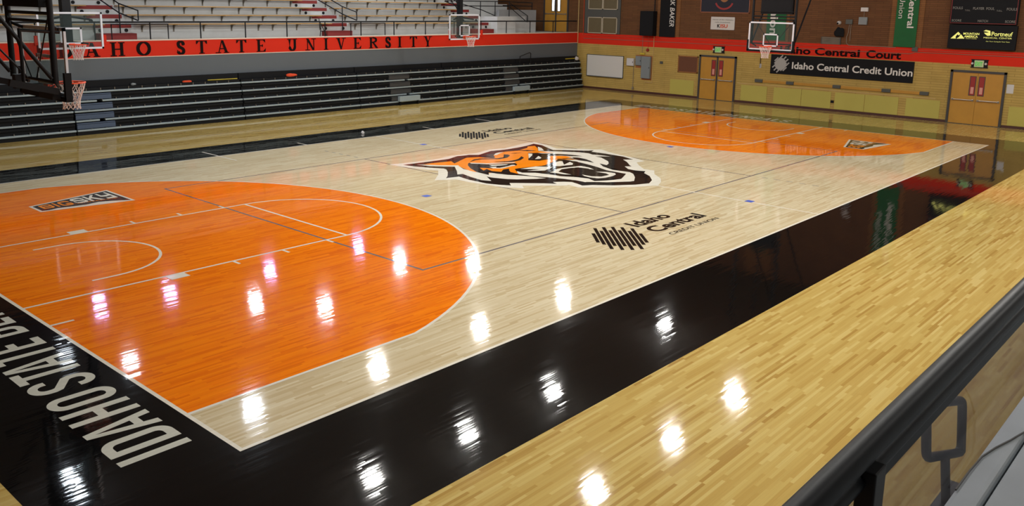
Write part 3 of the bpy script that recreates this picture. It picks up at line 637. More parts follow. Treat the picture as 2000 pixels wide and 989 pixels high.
# front railing
px = [6.4-1.83*i for i in range(6, 0, -1)]+[6.4, 8.24, 10.12, 12.0, 13.82, 15.65, 17.47, 19.32, 21.15, 23.02, 24.85, 26.68, 28.52, 30.35, 32.24]
t = thing('front_railing', (14.3, 22.25, 3.02), 'long black railing along the cream cap of the left stand', 'railing')
q = MB(); q.tube([(XA+.1, 22.25, 3.61), (34.28, 22.25, 3.61)], .03, 8); q.build('top_rail', M['blackm'], t, True)
for x in px: q = MB(); q.tube([(x, 22.25, 3.02), (x, 22.25, 3.6)], .024, 8); q.build('post', M['blackm'], t, True)
for n_, (xa, xb) in enumerate(((8.9, 10.9), (18.98, 20.85))):
    rail_thing('gate_rail', 'low thin black rail in front of the %s aisle steps' % ('left', 'middle')[n_], [('rail', [(xa, 22.5, 2.98), (xa, 22.5, 3.53), (xb, 22.5, 3.53), (xb, 22.5, 2.98)])], 'low rails before the aisles', .018)
t = thing('folded_stand', (17.5, 22.45, 2.98), 'small black folding stand left beside the middle aisle railing', 'stand')
for nm, pts in (('leg', [(17.32, 22.4, 2.98), (17.45, 22.5, 3.35)]), ('leg', [(17.68, 22.4, 2.98), (17.4, 22.5, 3.6)]), ('crossbar', [(17.38, 22.45, 3.22), (17.62, 22.45, 3.22)]), ('upright', [(17.42, 22.5, 3.3), (17.36, 22.5, 3.74)])):
    q = MB(); q.tube(pts, .016, 6); q.build(nm, M['blackm'], t)
# raised red posts on the parapet beside the side goals
for x, w in ((6.36, 'left side of the left'), (8.48, 'right side of the left'), (24.44, 'left side of the right'), (26.6, 'right side of the right')):
    q = MB(); q.box((x-.06, YL-.05, 2.9), (x+.06, YL-.001, 3.2), .01); o = q.build('red_pad', M['redwall']); tag(o, 'small red upright pad on the wall top, %s side basket' % w, 'pad', 'red upright pads on the wall top')
# lettering on the red band
t = thing('wall_lettering', (14.5, YL, 2.5), 'spaced black roman capitals spelling a university name on the red band', 'lettering')
WL = [('I', 6.42), ('D', 7.22), ('A', 8.05), ('H', 8.9), ('O', 9.8), ('S', 11.15), ('T', 11.95), ('A', 12.77), ('T', 13.56), ('E', 14.4), ('U', 15.8), ('N', 16.67), ('I', 17.42), ('V', 18.17), ('E', 19.03), ('R', 19.9), ('S', 20.71), ('I', 21.38), ('T', 22.19), ('Y', 23.06)]
WW = dict(I=.24, D=.45, A=.50, H=.46, O=.50, S=.33, T=.42, E=.40, U=.44, N=.46, V=.46, R=.46, Y=.46)
for c, x in WL:
    w = WW[c]; q = MB()
    for i_, pg in enumerate(serif(c, w, .46)): q.prism([(x-w/2+u, YL-.006, 2.485+v) for u, v in pg], (0, -.016-(i_ % 8)*1e-4, 0))
    q.build('letter', M['textk'], t)

# ------------------------------------------------------------------ retracted bleachers on the left
RZ = [.155, .455, .765, 1.075, 1.375]
RY = [21.56, 21.62, 21.68, 21.74, 21.80]
joints = [1.6, 7.16, 13.27, 18.71, 23.77, 28.95, 34.2]
names_ = ['leftmost', 'second from the left', 'third from the left', 'fourth from the left', 'fifth from the left', 'rightmost, meeting the brick wall']
aisx = {1: (7.18, 8.42, 8.02), 3: (20.43, 21.6, 21.41), 4: (27.85, 28.93, 28.85)}
for i in range(6):
    xa, xb = joints[i]+.02, joints[i+1]-.02
    t = thing('retracted_bleacher', ((xa+xb)/2, 21.8, 0), 'closed black bleacher bank with grey nosings, %s of six' % names_[i], 'bleacher', 'closed bleacher banks under the grey wall')
    q = MB(); q.box((xa, 21.60, 0), (xb, YL-.01, .13)); q.build('kickboard', M['blackpl'], t)
    for k in range(5):
        y = RY[k]; z = RZ[k]; top = RZ[k+1]-.06 if k < 4 else 1.50
        q = MB()
        notch = aisx.get(i)
        if notch and k in (1, 3): segs = [(xa, notch[2]-.09), (notch[2]+.09, xb)]
        else: segs = [(xa, xb)]
        for a, c in segs:
            if c-a > .05: q.box((a, y, z-.028), (c, y+.5-.06*k if y+.5-.06*k < YL else YL-.01, z+.028), .008)
        q.build('nosing', M['nosing'], t)
        q = MB(); q.box((xa, y+.10, z+.028), (xb, YL-.02, top)); q.build('riser', M['blackpl'], t)
        # bench seats of the row, in short blocks with a light bracket between
        n = int((xb-xa)/.457); p = (xb-xa)/n
        q = MB(); q.box((xa+.01, y+.045, top-.09), (xb-.01, y+.3, top-.02 if k < 4 else top), .01)
        q.build('seat', M['blackpl'], t)
        hb = .085 if k == 4 else .05
        q = MB(); q.box((xa+p-.012, y+.03, z+.028), (xa+p+.012, y+.11, z+.028+hb)); first = q.build('seat_bracket', M['bracket'], t)
        for j in range(2, n):
            c_ = first.copy(); COL.objects.link(c_); c_.location.x += p*(j-1)
    q = MB(); q.box((xa, 21.98, 1.4), (xb, YL-.005, 1.72)); q.build('back_panel', M['blackpl'], t)
    if notch:
        for k in range(4):
            q = MB(); z = RZ[k]; q.box((notch[0], RY[k]+.02, z+.05), (notch[1], RY[k]+.2, z+.19), .01); q.box((notch[0], RY[k]+.035, z+.2), (notch[1], RY[k]+.2, z+.24), .01)
            q.build('aisle_step', M['bluestep'] if i == 1 else M['greystep'], t)
for (xa, xb), w in (((20.75, 21.95), 'middle'), ((28.3, 29.5), 'right')):
    t = thing('front_step', ((xa+xb)/2, 21.45, .1), 'pale grey step box on the front of the %s bleacher aisle' % w, 'step', 'pale step boxes on the bleachers')
    q = MB(); q.box((xa, 21.42, .17), (xb, 21.56, .40), .012); q.build('front', M['lightstep'], t)
    q = MB(); q.box((xa+.06, 21.45, 0), (xa+.1, 21.55, .18)); q.build('leg', M['blackm'], t)
    q = MB(); q.box((xb-.1, 21.45, 0), (xb-.06, 21.55, .18)); q.build('leg', M['blackm'], t)
t = thing('grab_rail', (29.6, 21.9, 1.7), 'small black looped grab rail on top of the closed bleachers', 'rail')
q = MB(); q.tube([(29.2, 21.9, 1.5), (29.22, 21.9, 1.85), (29.95, 21.9, 2.03), (30.05, 21.9, 1.98), (30.05, 21.9, 1.5)], .02, 8); q.build('loop', M['blackm'], t, True)
# things left on the bleachers
def soft(name, c, sx, sy, sz, mt, label, cat):
    bm = bmesh.new(); bmesh.ops.create_icosphere(bm, subdivisions=3, radius=1)
    for v in bm.verts:
        n = math.sin(v.co.x*5+c[0])*.10+math.sin(v.co.y*7+v.co.x*3)*.12
        v.co = Vector((v.co.x*sx*(1+n), v.co.y*sy*(1+n), max(-.55, v.co.z)*sz*(1+n)))
    me = bpy.data.meshes.new(name); bm.to_mesh(me); bm.free(); me.materials.append(mt)
    for p in me.polygons: p.use_smooth = True
    o = bpy.data.objects.new(name, me); COL.objects.link(o); o.location = c; return tag(o, label, cat)
soft('orange_jacket', (15.55, 21.93, 1.54), .24, .10, .07, M['orangecloth'], 'crumpled bright orange cloth on top of the closed bleachers', 'cloth')
soft('orange_rag', (11.2, 21.93, 1.52), .17, .08, .045, M['orangecloth'], 'small flat orange cloth on the bleachers left of a yellow pole', 'cloth')
q = MB(); q.tube([(12.0, 21.93, 1.53), (13.2, 21.93, 1.53)], .018, 6); tag(q.build('yellow_pole', M['yellow']), 'thin yellow pole lying on the closed bleachers', 'pole')
q = MB(); q.tube([(33.0, 21.93, 1.60), (33.9, 21.93, 1.60)], .026, 6); tag(q.build('yellow_pole', M['yellow']), 'short yellow pole lying at the wall end of the bleachers', 'pole')
soft('crumpled_bag', (33.95, 21.9, 1.58), .16, .08, .12, M['whitebox'], 'small pale crumpled bag at the wall end of the bleachers', 'bag')
soft('crumpled_wrapper', (9.25, 21.93, 1.53), .09, .05, .05, M['greybox'], 'tiny grey wrapper on top of the closed bleachers', 'litter')
soft('ball_of_tape', (14.35, 16.0, .03), .06, .06, .06, M['whitebox'], 'small white wad on the black band beyond midcourt', 'litter')

# ------------------------------------------------------------------ basketball goals
def goal(name, label, c, d, masts, pad=True, w=1.83, h=1.07, boxc=None):
    """c = middle of the board's lower edge (front face), d = unit vector the rim points to"""
    c = Vector(c); d = Vector(d); s = Vector((-d.y, d.x, 0)); z = Vector((0, 0, 1))
    t = thing(name, tuple(c), label, 'basketball goal', 'basketball goals')
    A = lambda a, b_, e: c+s*a+d*b_+z*e
    q = MB(); q.obox(A(0, -.01, h/2), s*(w/2-.03), d*.007, z*(h/2-.03)); bgl = q.build('backboard_glass', M['bglass'], t)
    q = MB(); f = .055
    for e in (f/2, h-f/2): q.obox(A(0, 0, e), s*(w/2), d*.018, z*(f/2))
    for a in (-w/2+f/2, w/2-f/2): q.obox(A(a, 0, h/2), s*(f/2), d*.018, z*(h/2))
    q.build('backboard_frame', M['white'], t)
    q = MB(); g = .05
    for e in (.17, .60): q.obox(A(0, .004, e), s*.305, d*.004, z*(g/2))
    for a in (-.28, .28): q.obox(A(a, .004, .385), s*(g/2), d*.004, z*.24)
    q.build('target_square', M['white'], bgl)
    if pad:
        q = MB(); q.obox(A(0, -.015, -.03), s*(w/2+.03), d*.05, z*.04)
        for a in (-w/2-.005, w/2+.005): q.obox(A(a, -.015, .17), s*.035, d*.05, z*.21)
        q.build('edge_padding', M['blackpl'], t)
    rc_ = A(0, .38, .15); r = .2286
    q = MB(); q.tube([rc_+s*r*math.cos(a)+d*r*math.sin(a) for a in [2*PI*i/28 for i in range(28)]], .012, 8, closed=True)
    q.obox(A(0, .09, .135), s*.09, d*.09, z*.008); q.obox(A(0, .012, .10), s*.08, d*.01, z*.07)
    q.tube([A(-.07, .02, .05), A(-.1, .2, .14)], .008, 6); q.tube([A(.07, .02, .05), A(.1, .2, .14)], .008, 6)
    rim_ = q.build('rim', M['rim'], t, True)
    q = MB(); N = 12; lv = [(r, 0), (.205, -.10), (.165, -.20), (.135, -.30), (.125, -.38), (.135, -.44)]
    for j in range(N):
        for sg in (1, -1):
            pts = []
            for i_, (rr, zz) in enumerate(lv):
                a = 2*PI*(j+sg*.5*(i_ % 2)+(0 if i_ % 2 == 0 else 0))/N
                pts.append(rc_+s*rr*math.cos(a)+d*rr*math.sin(a)+z*zz)
            q.tube(pts, .0065, 4, cap=False)
    q.build('net', M['net'], rim_)
    for nm, kind, a in masts:
        q = MB()
        if kind == 'tube': q.tube([A(*p) for p in a[0]], a[1], 10)
        else:
            p0, p1 = A(*a[0]), A(*a[1]); q.bar(p0, p1, a[2], a[3])
        q.build(nm, M['blackm'], t, kind == 'tube')
    return t
H = CEIL-2.9
def main_masts(out):
    L = []
    for sg in (-1, 1):
        L.append(('mast', 'tube', ([(sg*.87, -.17, .22), (sg*.87, -.17, H)], .046)))
        L.append(('brace', 'tube', ([(sg*.87, -.22, .30), (sg*.87, -.22-(H-.3)/1.41, H)], .030)))
        L.append(('arm', 'tube', ([(sg*.87, -.17, .24), (sg*.6, -.03, .15)], .025)))
        L.append(('arm', 'tube', ([(sg*.87, -.17, 1.12), (sg*.7, -.02, 1.03)], .025)))
    for e in (1.16, 1.28): L.append(('crossbar', 'tube', ([(-.9, -.17, e), (.9, -.17, e)], .026)))
    L.append(('crossbar', 'tube', ([(-.87, -.17, .24), (.87, -.17, .24)], .026)))
    L.append(('cross_brace', 'tube', ([(-.87, -.2, 1.25), (-.1, -.16, .25)], .011)))
    L.append(('cross_brace', 'tube', ([(.87, -.2, 1.25), (.1, -.16, .25)], .011)))
    L.append(('cross_brace', 'tube', ([(-.87, -.17, 1.46), (.87, -.17, 1.46)], .011)))
    return L
goal('basketball_goal', 'ceiling hung glass backboard with black edge pad before the end wall', (27.43, 7.62, 2.9), (-1, 0, 0), main_masts(0))
mm = main_masts(0)
mm += [('rear_frame', 'tube', ([(-.87, -.06, 1.0), (-.87, -.62, 1.04), (-.87, -.62, .24)], .026)), ('side_arm', 'bar', ((-.87, -.82, .27), (-.87, -.14, .10), .07, .10)),
       ('side_arm', 'bar', ((.87, -.82, .27), (.87, -.14, .10), .07, .10)), ('actuator', 'bar', ((-.45, -.55, .14), (-.45, -.55, .36), .13, .13)), ('gear_housing', 'bar', ((-.78, -.14, .04), (-.25, -.14, .04), .12, .15)), ('brace', 'tube', ([(-.87, -.56, .34), (-.87, -.95, .82)], .014))]
goal('basketball_goal', 'near goal at the left picture edge, seen almost edge on with trusses', (1.22, 7.62, 2.9), (1, 0, 0), mm)
def side_masts(w):
    L = [('mast', 'bar', ((0, -.30, .05), (0, -.30, H), w, w)), ('arm', 'tube', ([(-.6, -.05, .85), (0, -.3, .95), (.6, -.05, .85)], .03)), ('arm', 'tube', ([(-.5, -.05, .15), (0, -.3, .2), (.5, -.05, .15)], .03))]
    for sg in (-1, 1):
        L.append(('brace', 'tube', ([(0, -.35, 1.2), (sg*.5, -1.2, H)], .03)))
    return L
goal('basketball_goal', 'side goal hanging over the right part of the red lettered band', (22.48, 19.2, 2.92), (0, -1, 0), side_masts(.19)+[('cable', 'tube', ([(.1, -.3, 1.2), (-.35, -.3, 1.45), (-.75, -.3, 1.95)], .022)), ('cable', 'tube', ([(.1, -.3, 1.4), (-.5, -.3, 1.5), (-.9, -.3, 1.6)], .02)), ('cable', 'tube', ([(0, -.3, 1.5), (-.4, -.3, 1.7), (-.3, -.3, 2.1)], .02)), ('cable', 'tube', ([(-.5, -.3, 1.5), (-.55, -.3, 1.7), (-.95, -.3, 1.75)], .016))], pad=False)
goal('basketball_goal', 'side goal hanging behind the near goal over the first letters', (6.27, 19.2, 2.92), (0, -1, 0), side_masts(.24), pad=False)
# shot clocks above the two main goals
def clock(x, d, y0, y1, label):
    t = thing('shot_clock', (x, (y0+y1)/2, 4.27), label, 'shot clock', 'shot clocks over the main goals')
    q = MB(); q.box((x-.09, y0, 4.27), (x+.09, y1, 5.0), .012); q.build('case', M['blackpl'], t)
    q = MB(); q.box((x+d*.09, y0+.05, 4.32), (x+d*.1, y1-.05, 4.95)); q.build('face', M['blackcl'], t)
    q = MB(); q.tube([(x, (y0+y1)/2, 5.0), (x, (y0+y1)/2, CEIL)], .03, 8); q.build('hanger', M['blackm'], t)
    return t
clock(27.72, -1, 6.92, 8.2, 'black shot clock box above the far backboard')
clock(1.02, 1, 6.86, 8.35, 'black shot clock box above the near backboard at upper left')

# ------------------------------------------------------------------ far wall: doors and fittings
def fr(y0, z0, y1, z1, q, x0=XB-.06, x1=XB, t=.09):
    q.box((x0, y0, z0), (x1, y0+t, z1)); q.box((x0, y1-t, z0), (x1, y1, z1)); q.box((x0, y0, z1-t), (x1, y1, z1)); return q
def double_door(name, ya, yb, z0, zt, mull, signs, label):
    t = thing(name, (XB, (ya+yb)/2, z0), label, kind='structure'); ym = (ya+yb)/2
    q = MB(); fr(ya, z0, yb, zt, q)
    if mull: q.box((XB-.06, ym-.04, z0), (XB, ym+.04, zt-.05))
    q.box((XB-.05, ya, z0), (XB, yb, z0+.02)); q.build('door_frame', M['doorframe'], t)
    for sg, (a, c) in ((1, (ym+(.04 if mull else .004), yb-.09)), (-1, (ya+.09, ym-(.04 if mull else .004)))):
        q = MB(); q.box((XB-.03, a, z0+.02), (XB-.001, c, zt-.09), .004); lf = q.build('door_leaf', M['doorwood'], t)
        g0 = a+.06 if sg > 0 else c-.06-.20; g1 = g0+.20
        if signs:
            q = MB(); q.box((XB-.036, g0-.02, z0+1.17), (XB-.03, g1+.02, z0+1.96)); q.build('window_trim', M['doorframe'], lf)
            q = MB(); q.box((XB-.040, g0+.01, z0+1.2), (XB-.036, g1-.01, z0+1.93)); q.build('red_poster', M['redsign'], lf)['label'] = 'red and white poster behind the narrow door glass'
            q = MB(); q.box((XB-.042, g0+.045, z0+1.25), (XB-.040, g1-.045, z0+1.52)); q.build('white_patch', M['pink'], lf)
        else:
            q = MB(); q.box((XB-.036, g0-.03, z0+1.12), (XB-.03, g1+.03, z0+2.0)); q.build('window_trim', M['doorframe'], lf)
            q = MB(); q.box((XB-.040, g0+.03, z0+1.16), (XB-.036, g1-.03, z0+1.96)); q.build('door_glass', M['lit'], lf)['label'] = 'narrow bright glass pane with daylight behind'
        q = MB(); q.box((XB-.10, a+.05, z0+.97), (XB-.07, c-.05, z0+1.01), .008)
        for yy in (a+.06, c-.12): q.box((XB-.10, yy, z0+.95), (XB-.03, yy+.06, z0+1.03), .006)
        q.build('push_bar', M['steel'], lf)
    return t
double_door('door_1', 12.49, 14.50, 0, 2.18, True, True, 'double wooden door beside the cork board')
double_door('door_2', .87, 2.92, 0, 2.18, False, True, 'double wooden door below the scoreboard')
double_door('door_3', 22.82, 24.60, 2.98, 5.15, True, False, 'upper corner double door on the stand walkway')
# exit signs
for y0, y1, w in ((13.16, 13.80, 'the door beside the cork board'), (1.58, 2.22, 'the door below the scoreboard')):
    t = thing('exit_sign', (XB, (y0+y1)/2, 2.3), 'green lit exit sign over %s' % w, 'exit sign', 'exit signs')
    q = MB(); q.box((XB-.05, y0, 2.30), (XB, y1, 2.325)); q.box((XB-.05, y0, 2.61), (XB, y1, 2.635)); q.box((XB-.02, y0+.02, 2.3), (XB, y1-.02, 2.63)); q.build('bracket_frame', M['blackm'], t)
    q = MB(); q.box((XB-.09, y0+.16, 2.33), (XB-.02, y1-.14, 2.60), .01); sf = q.build('sign_face', M['exitg'], t)
    for yy in (y0+.08, y1-.07):
        q = MB(); q.lathe((XB-.1, yy, 2.47), [(.001, -.02), (.04, -.018), (.05, .03), (.03, .07), (.001, .08)], 12, 'x'); q.build('lamp_head', M['whitebox'], t, True)
    text_fit('lettering', 'EXIT', M['exitk'], (XB-.092, y1-.18, 2.38), (0, -1, 0), (0, 0, 1), (y1-y0)-.38, .17, sf, bold=.02)
def board(name, y0, z0, y1, z1, mt, frm, label, cat, t=.03, d=.025):
    r = thing(name, (XB, (y0+y1)/2, z0), label, cat)
    q = MB(); q.box((XB-d, y0+t*.7, z0+t*.7), (XB-.002, y1-t*.7, z1-t*.7)); q.build('panel', mt, r)
    q = MB(); q.box((XB-d-.012, y0, z0), (XB-.001, y1, z0+t)); q.box((XB-d-.012, y0, z1-t), (XB-.001, y1, z1)); q.box((XB-d-.012, y0, z0), (XB-.001, y0+t, z1)); q.box((XB-d-.012, y1-t, z0), (XB-.001, y1, z1)); q.build('frame', frm, r)
    return r
wb = board('whiteboard', 19.02, .68, 21.45, 1.86, M['whitebd'], M['darkbox'], 'large blank whiteboard on the tan wall by the bleachers', 'whiteboard')
q = MB(); q.box((XB-.09, 19.1, .675), (XB-.02, 21.35, .695), .004); q.build('pen_tray', M['darkbox'], wb)
board('cork_board', 14.57, 1.24, 15.71, 2.08, M['cork'], M['corkfr'], 'brown cork notice board left of the wooden double door', 'notice board', t=.05)
# electrical boxes
def ebox(name, y0, z0, y1, z1, mt, label, cat='electrical box', d=.14, backing=None):
    r = thing(name, (XB, (y0+y1)/2, z0), label, cat)
    q = MB(); q.box((XB-d, y0, z0), (XB-.001, y1, z1), .01); q.build('case', mt, r)
    q = MB(); q.box((XB-d-.012, y0+.02, z0+.02), (XB-d, y1-.02, z1-.02), .005); cv = q.build('cover', mt, r)
    q = MB(); q.box((XB-d-.024, y0+.03, (z0+z1)/2-.03), (XB-d-.012, y0+.06, (z0+z1)/2+.03)); q.build('latch', M['blackm'], cv)
    return r
q = MB(); q.box((XB-.02, 17.26, .70), (XB-.001, 17.86, 1.97)); q.box((XB-.02, 17.86, 1.3), (XB-.001, 18.25, 1.97)); tag(q.build('plywood_backing', M['ply']), 'orange brown plywood backing behind the grey electrical boxes', 'board')
ebox('electrical_panel', 17.30, .79, 17.84, 1.92, M['greybox'], 'tall grey electrical panel, right one of the grey pair')
ebox('switch_box', 17.86, 1.44, 18.22, 1.92, M['greybox'], 'smaller grey switch box joined left of the tall panel', d=.12)
wbx = ebox('control_box', 18.33, 1.39, 18.77, 1.78, M['whitebox'], 'white control box right of the whiteboard', d=.12)
q = MB(); q.tube([(XB-.03, 18.37, 1.39), (XB-.03, 18.37, .26)], .014, 6); q.box((XB-.06, 18.32, .16), (XB-.001, 18.42, .28)); q.build('conduit', M['conduitgrey'], wbx)
q = MB(); q.box((XB-.07, 17.72, 2.0), (XB, 17.99, 2.1), .01); tag(q.build('battery_box', M['yellow']), 'small yellowish box above the smaller grey switch box', 'box')
t = thing('alarm_bell', (XB, 17.55, 2.18), 'dark red round alarm bell under the black loudspeaker', 'alarm bell'); q = MB(); q.lathe((XB-.06, 17.55, 2.25), [(.001, -.05), (.05, -.04), (.08, .0), (.08, .05)], 14, 'x'); q.build('bell', M['redsign'], t, True)
q = MB(); q.box((XB-.02, 17.5, 2.2), (XB, 17.6, 2.3)); q.build('base', M['blackm'], t)
q = MB(); q.box((XB-.03, 16.61, 1.59), (XB, 16.78, 1.72), .006); tag(q.build('wall_outlet', M['darkbox']), 'small dark outlet plate left of the cork board', 'outlet')
q = MB(); q.box((XB-.04, 7.63, .38), (XB, 7.77, .49), .006); tag(q.build('wall_outlet', M['blackpl']), 'small black outlet between the yellow panels near the floor', 'outlet')
t = thing('wall_switch_cord', (XB, 11.26, 1.7), 'pale switch with hanging cord left of the credit union sign', 'switch')
q = MB(); q.box((XB-.04, 11.21, 1.72), (XB, 11.30, 1.92), .006); q.build('switch', M['whitebox'], t); q = MB(); q.tube([(XB-.02, 11.26, 1.9), (XB-.02, 11.26, 2.42)], .008, 6); q.tube([(XB-.05, 11.26, 1.74), (XB-.05, 11.27, 2.2)], .01, 6); q.build('cord', M['blackm'], t)
# conduits
def pipe(label, pts, r, mt, name='conduit_pipe'):
    q = MB(); q.tube(pts, r, 6); o = q.build(name, mt, smooth=True); tag(o, label, 'pipe', 'conduits on the end wall'); return o
X1 = XB-.025
pipe('cream vertical pipe in the corner where the brick meets the red band', [(XB-.05, 22.1, 2.42), (XB-.05, 22.1, CEIL)], .022, M['conduit'])
pipe('cream pipe that drops beside the upper window and turns along the stripe', [(X1, 21.76, CEIL), (X1, 21.76, 2.87), (X1, 12.9, 2.87), (X1, 5.0, 2.88), (X1, -6, 2.9)], .014, M['conduitred'])
pipe('lower thin pipe running along the red stripe', [(X1, 21.72, 2.70), (X1, 4.6, 2.72), (X1, 4.4, 2.8), (X1, -6, 2.8)], .012, M['conduitgrey'])
pipe('white pipe dropping right of the tall grey electrical panel', [(X1, 17.20, 2.98), (X1, 17.19, .58), (X1, 17.66, .58)], .016, M['conduit'])
pipe('thin pipe from the black loudspeaker to the yellowish box', [(X1, 17.88, 2.98), (X1, 17.88, 2.1)], .010, M['conduitgrey'])
pipe('thin pipe from the black loudspeaker to the alarm bell', [(X1, 17.52, 2.98), (X1, 17.54, 2.3)], .012, M['conduitred'])
pipe('curved pale conduit right of the security camera', [(X1, 7.24, 3.85), (X1, 7.26, 3.5), (X1, 7.32, 3.3), (X1, 7.30, 3.05), (X1, 7.2, 2.97), (X1, 5.2, 2.96)], .014, M['conduitgrey'])
pipe('short brown conduit below the small grey box', [(X1, 7.17, 3.85), (X1, 7.16, 3.15)], .012, M['conduitgrey'])
# yellow-olive wall panels
pn = [(14.75, 16.12, 'left of the cork board door'), (10.84, 12.18, 'right of that door'), (9.16, 10.50, 'left of the brick gap'), (7.78, 9.14, 'left of the black outlet'), (6.29, 7.60, 'right of the black outlet'), (4.86, 6.27, 'under the right end of the sign'), (3.20, 4.55, 'left of the scoreboard door'), (-.70, .66, 'right of the scoreboard door')]
for y0, y1, w in pn:
    t = thing('wall_panel', (XB, (y0+y1)/2, .11), 'flat olive yellow panel low on the end wall, %s' % w, 'wall panel', 'olive yellow wall panels')
    q = MB(); q.box((XB-.018, y0, .11), (XB-.001, y1, .86), .004); q.build('sheet', M['panel'], t)
# wood strip with dark blocks
t = thing('wall_rail_board', (XB, 7.6, 1.04), 'long honey wood board with dark grey blocks under the credit union sign', 'board')
for y0, y1 in ((9.92, 11.08), (7.74, 9.55), (5.60, 7.37), (4.04, 5.22)): q = MB(); q.box((XB-.04, y0, 1.05), (XB-.001, y1, 1.17), .006); q.build('plank', M['doorwood'], t)
for y0, y1 in ((11.08, 11.47), (9.55, 9.91), (7.38, 7.73), (5.22, 5.59), (3.68, 4.03)): q = MB(); q.box((XB-.07, y0, 1.045), (XB-.001, y1, 1.19), .008); q.build('block', M['darkbox'], t)
q = MB(); q.box((XB-.012, 3.4, .92), (XB-.001, 12.4, .95)); tag(q.build('trim_1', M['conduit']), kind='structure')
# black sponsor sign
t = thing('credit_union_sign', (XB, 7.57, 1.5), 'long black sign with white sun mark and lettering on the tan wall', 'sign')
q = MB(); q.box((XB-.03, 4.37, 1.50), (XB-.001, 10.75, 2.395)); q.build('panel', M['blackcl'], t)
q = MB(); q.flat = Vector((-1, 0, 0)); st = []; fn = lambda u, v, e=0: (XB-.034-e, 10.26-u, 1.96+v)
icon(0, 0, .36, st, n=9, p=.076, t=.060, sh=.075)
for pg in st: q.poly([fn(u, v) for u, v in pg])
q.poly([fn(.27*math.cos(a), .27*math.sin(a), .001) for a in [2*PI*i/24 for i in range(24)]]); q.build('sun_mark', M['textg'], t)
text_fit('lettering', 'Idaho Central Credit Union', M['textw'], (XB-.036, 9.70, 1.79), (0, -1, 0), (0, 0, 1), 5.30, .31, t, bold=.02)
t = thing('court_lettering', (XB, 7.3, 2.5), 'black lettering on the red stripe above the credit union sign', 'lettering')
text_fit('lettering', 'Idaho Central', M['textk'], (XB-.012, 10.35, 2.48), (0, -1, 0), (0, 0, 1), 3.67, .31, t, bold=.03)
text_fit('lettering', 'Court', M['textk'], (XB-.012, 6.40, 2.48), (0, -1, 0), (0, 0, 1), 1.46, .32, t, bold=.03)
# banners
def banner(y0, y1, z0, z1, mt, label, name='banner', d=.08):
    t = thing(name, (XB, (y0+y1)/2, z0), label, 'banner')
    q = MB(); n = 8; xx = lambda i: XB-d-.015*math.sin(i*PI/n*2)
    vs = []
    for i in range(n+1): vs += [(xx(i), y0+(y1-y0)*i/n, z0), (xx(i), y0+(y1-y0)*i/n, z1)]
    q.add(vs, [(2*i, 2*i+2, 2*i+3, 2*i+1) for i in range(n)]); q.add([(v[0]+.006, v[1], v[2]) for v in vs], [(2*i, 2*i+1, 2*i+3, 2*i+2) for i in range(n)])
    q.build('cloth', mt, t, True)
    q = MB(); q.tube([(XB-d, y0-.03, z1), (XB-d, y1+.03, z1)], .015, 6); q.build('rod', M['blackm'], t)
    return t
t = banner(15.96, 16.88, 2.97, 6.4, M['blackcl'], 'tall black banner with white italic capitals beside the loudspeaker')
text_fit('lettering', 'ROARK BAKER', M['textw'], (XB-.105, 16.28, 5.62), (0, 0, -1), (0, -1, 0), 2.13, .27, t, bold=.01, shear=.2)
bpy.data.objects
t = banner(4.41, 5.30, 3.0, 7.0, M['green'], 'tall green banner with white lettering left of the scoreboard')
text_fit('lettering', 'Idaho Central', M['textw'], (XB-.105, 4.80, 6.42), (0, 0, -1), (0, -1, 0), 2.63, .27, t, bold=.02)
text_fit('lettering', 'Credit Union', M['textw'], (XB-.105, 5.19, 6.20), (0, 0, -1), (0, -1, 0), 2.02, .23, t)
t = banner(10.13, 11.07, 3.05, 7.0, M['green'], 'tall green banner behind the far glass backboard')
text_fit('lettering', 'Credit Union', M['textw'], (XB-.105, 10.88, 6.9), (0, 0, -1), (0, -1, 0), 3.6, .40, t, bold=.02)
t = board('framed_flag', 12.0, 4.23, 14.62, 6.0, M['navy'], M['copper'], 'navy flag with a crest in a dull copper frame, cut by the top edge', 'flag', t=.045)
q = MB(); q.flat = Vector((-1, 0, 0))
for pg in ribbon([(u, v) for u, v in arc(0, 0, .47, .42, 200, 340, 18)], .085): q.poly([(XB-.03, 13.35-u, 4.84+v) for u, v in pg])
q.build('crest_ribbon', M['redsign'], t)
q = MB(); q.flat = Vector((-1, 0, 0)); q.poly([(XB-.032, 13.35-.24*math.cos(a), 4.98+.24*math.sin(a)) for a in [2*PI*i/20 for i in range(20)]]); q.build('crest_disc', M['corkfr'], t)
t = board('radio_sign', 12.73, 3.43, 14.0, 4.04, M['whitebd'], M['whitebox'], 'small white sign with orange and black call letters under the flag', 'sign', t=.02)
text_fit('lettering', 'Home of ISU Athletics', M['textdim'], (XB-.03, 13.9, 3.88), (0, -1, 0), (0, 0, 1), 1.1, .06, t, bold=.01)
text_fit('lettering', 'radio broadcasts', M['textdim'], (XB-.03, 13.78, 3.76), (0, -1, 0), (0, 0, 1), .82, .06, t, bold=.01)
text_fit('lettering', 'K', M['textk'], (XB-.03, 13.64, 3.53), (0, -1, 0), (0, 0, 1), .16, .17, t, bold=.03)
text_fit('lettering', 'ISU', M['textor'], (XB-.03, 13.47, 3.53), (0, -1, 0), (0, 0, 1), .38, .17, t, bold=.03)
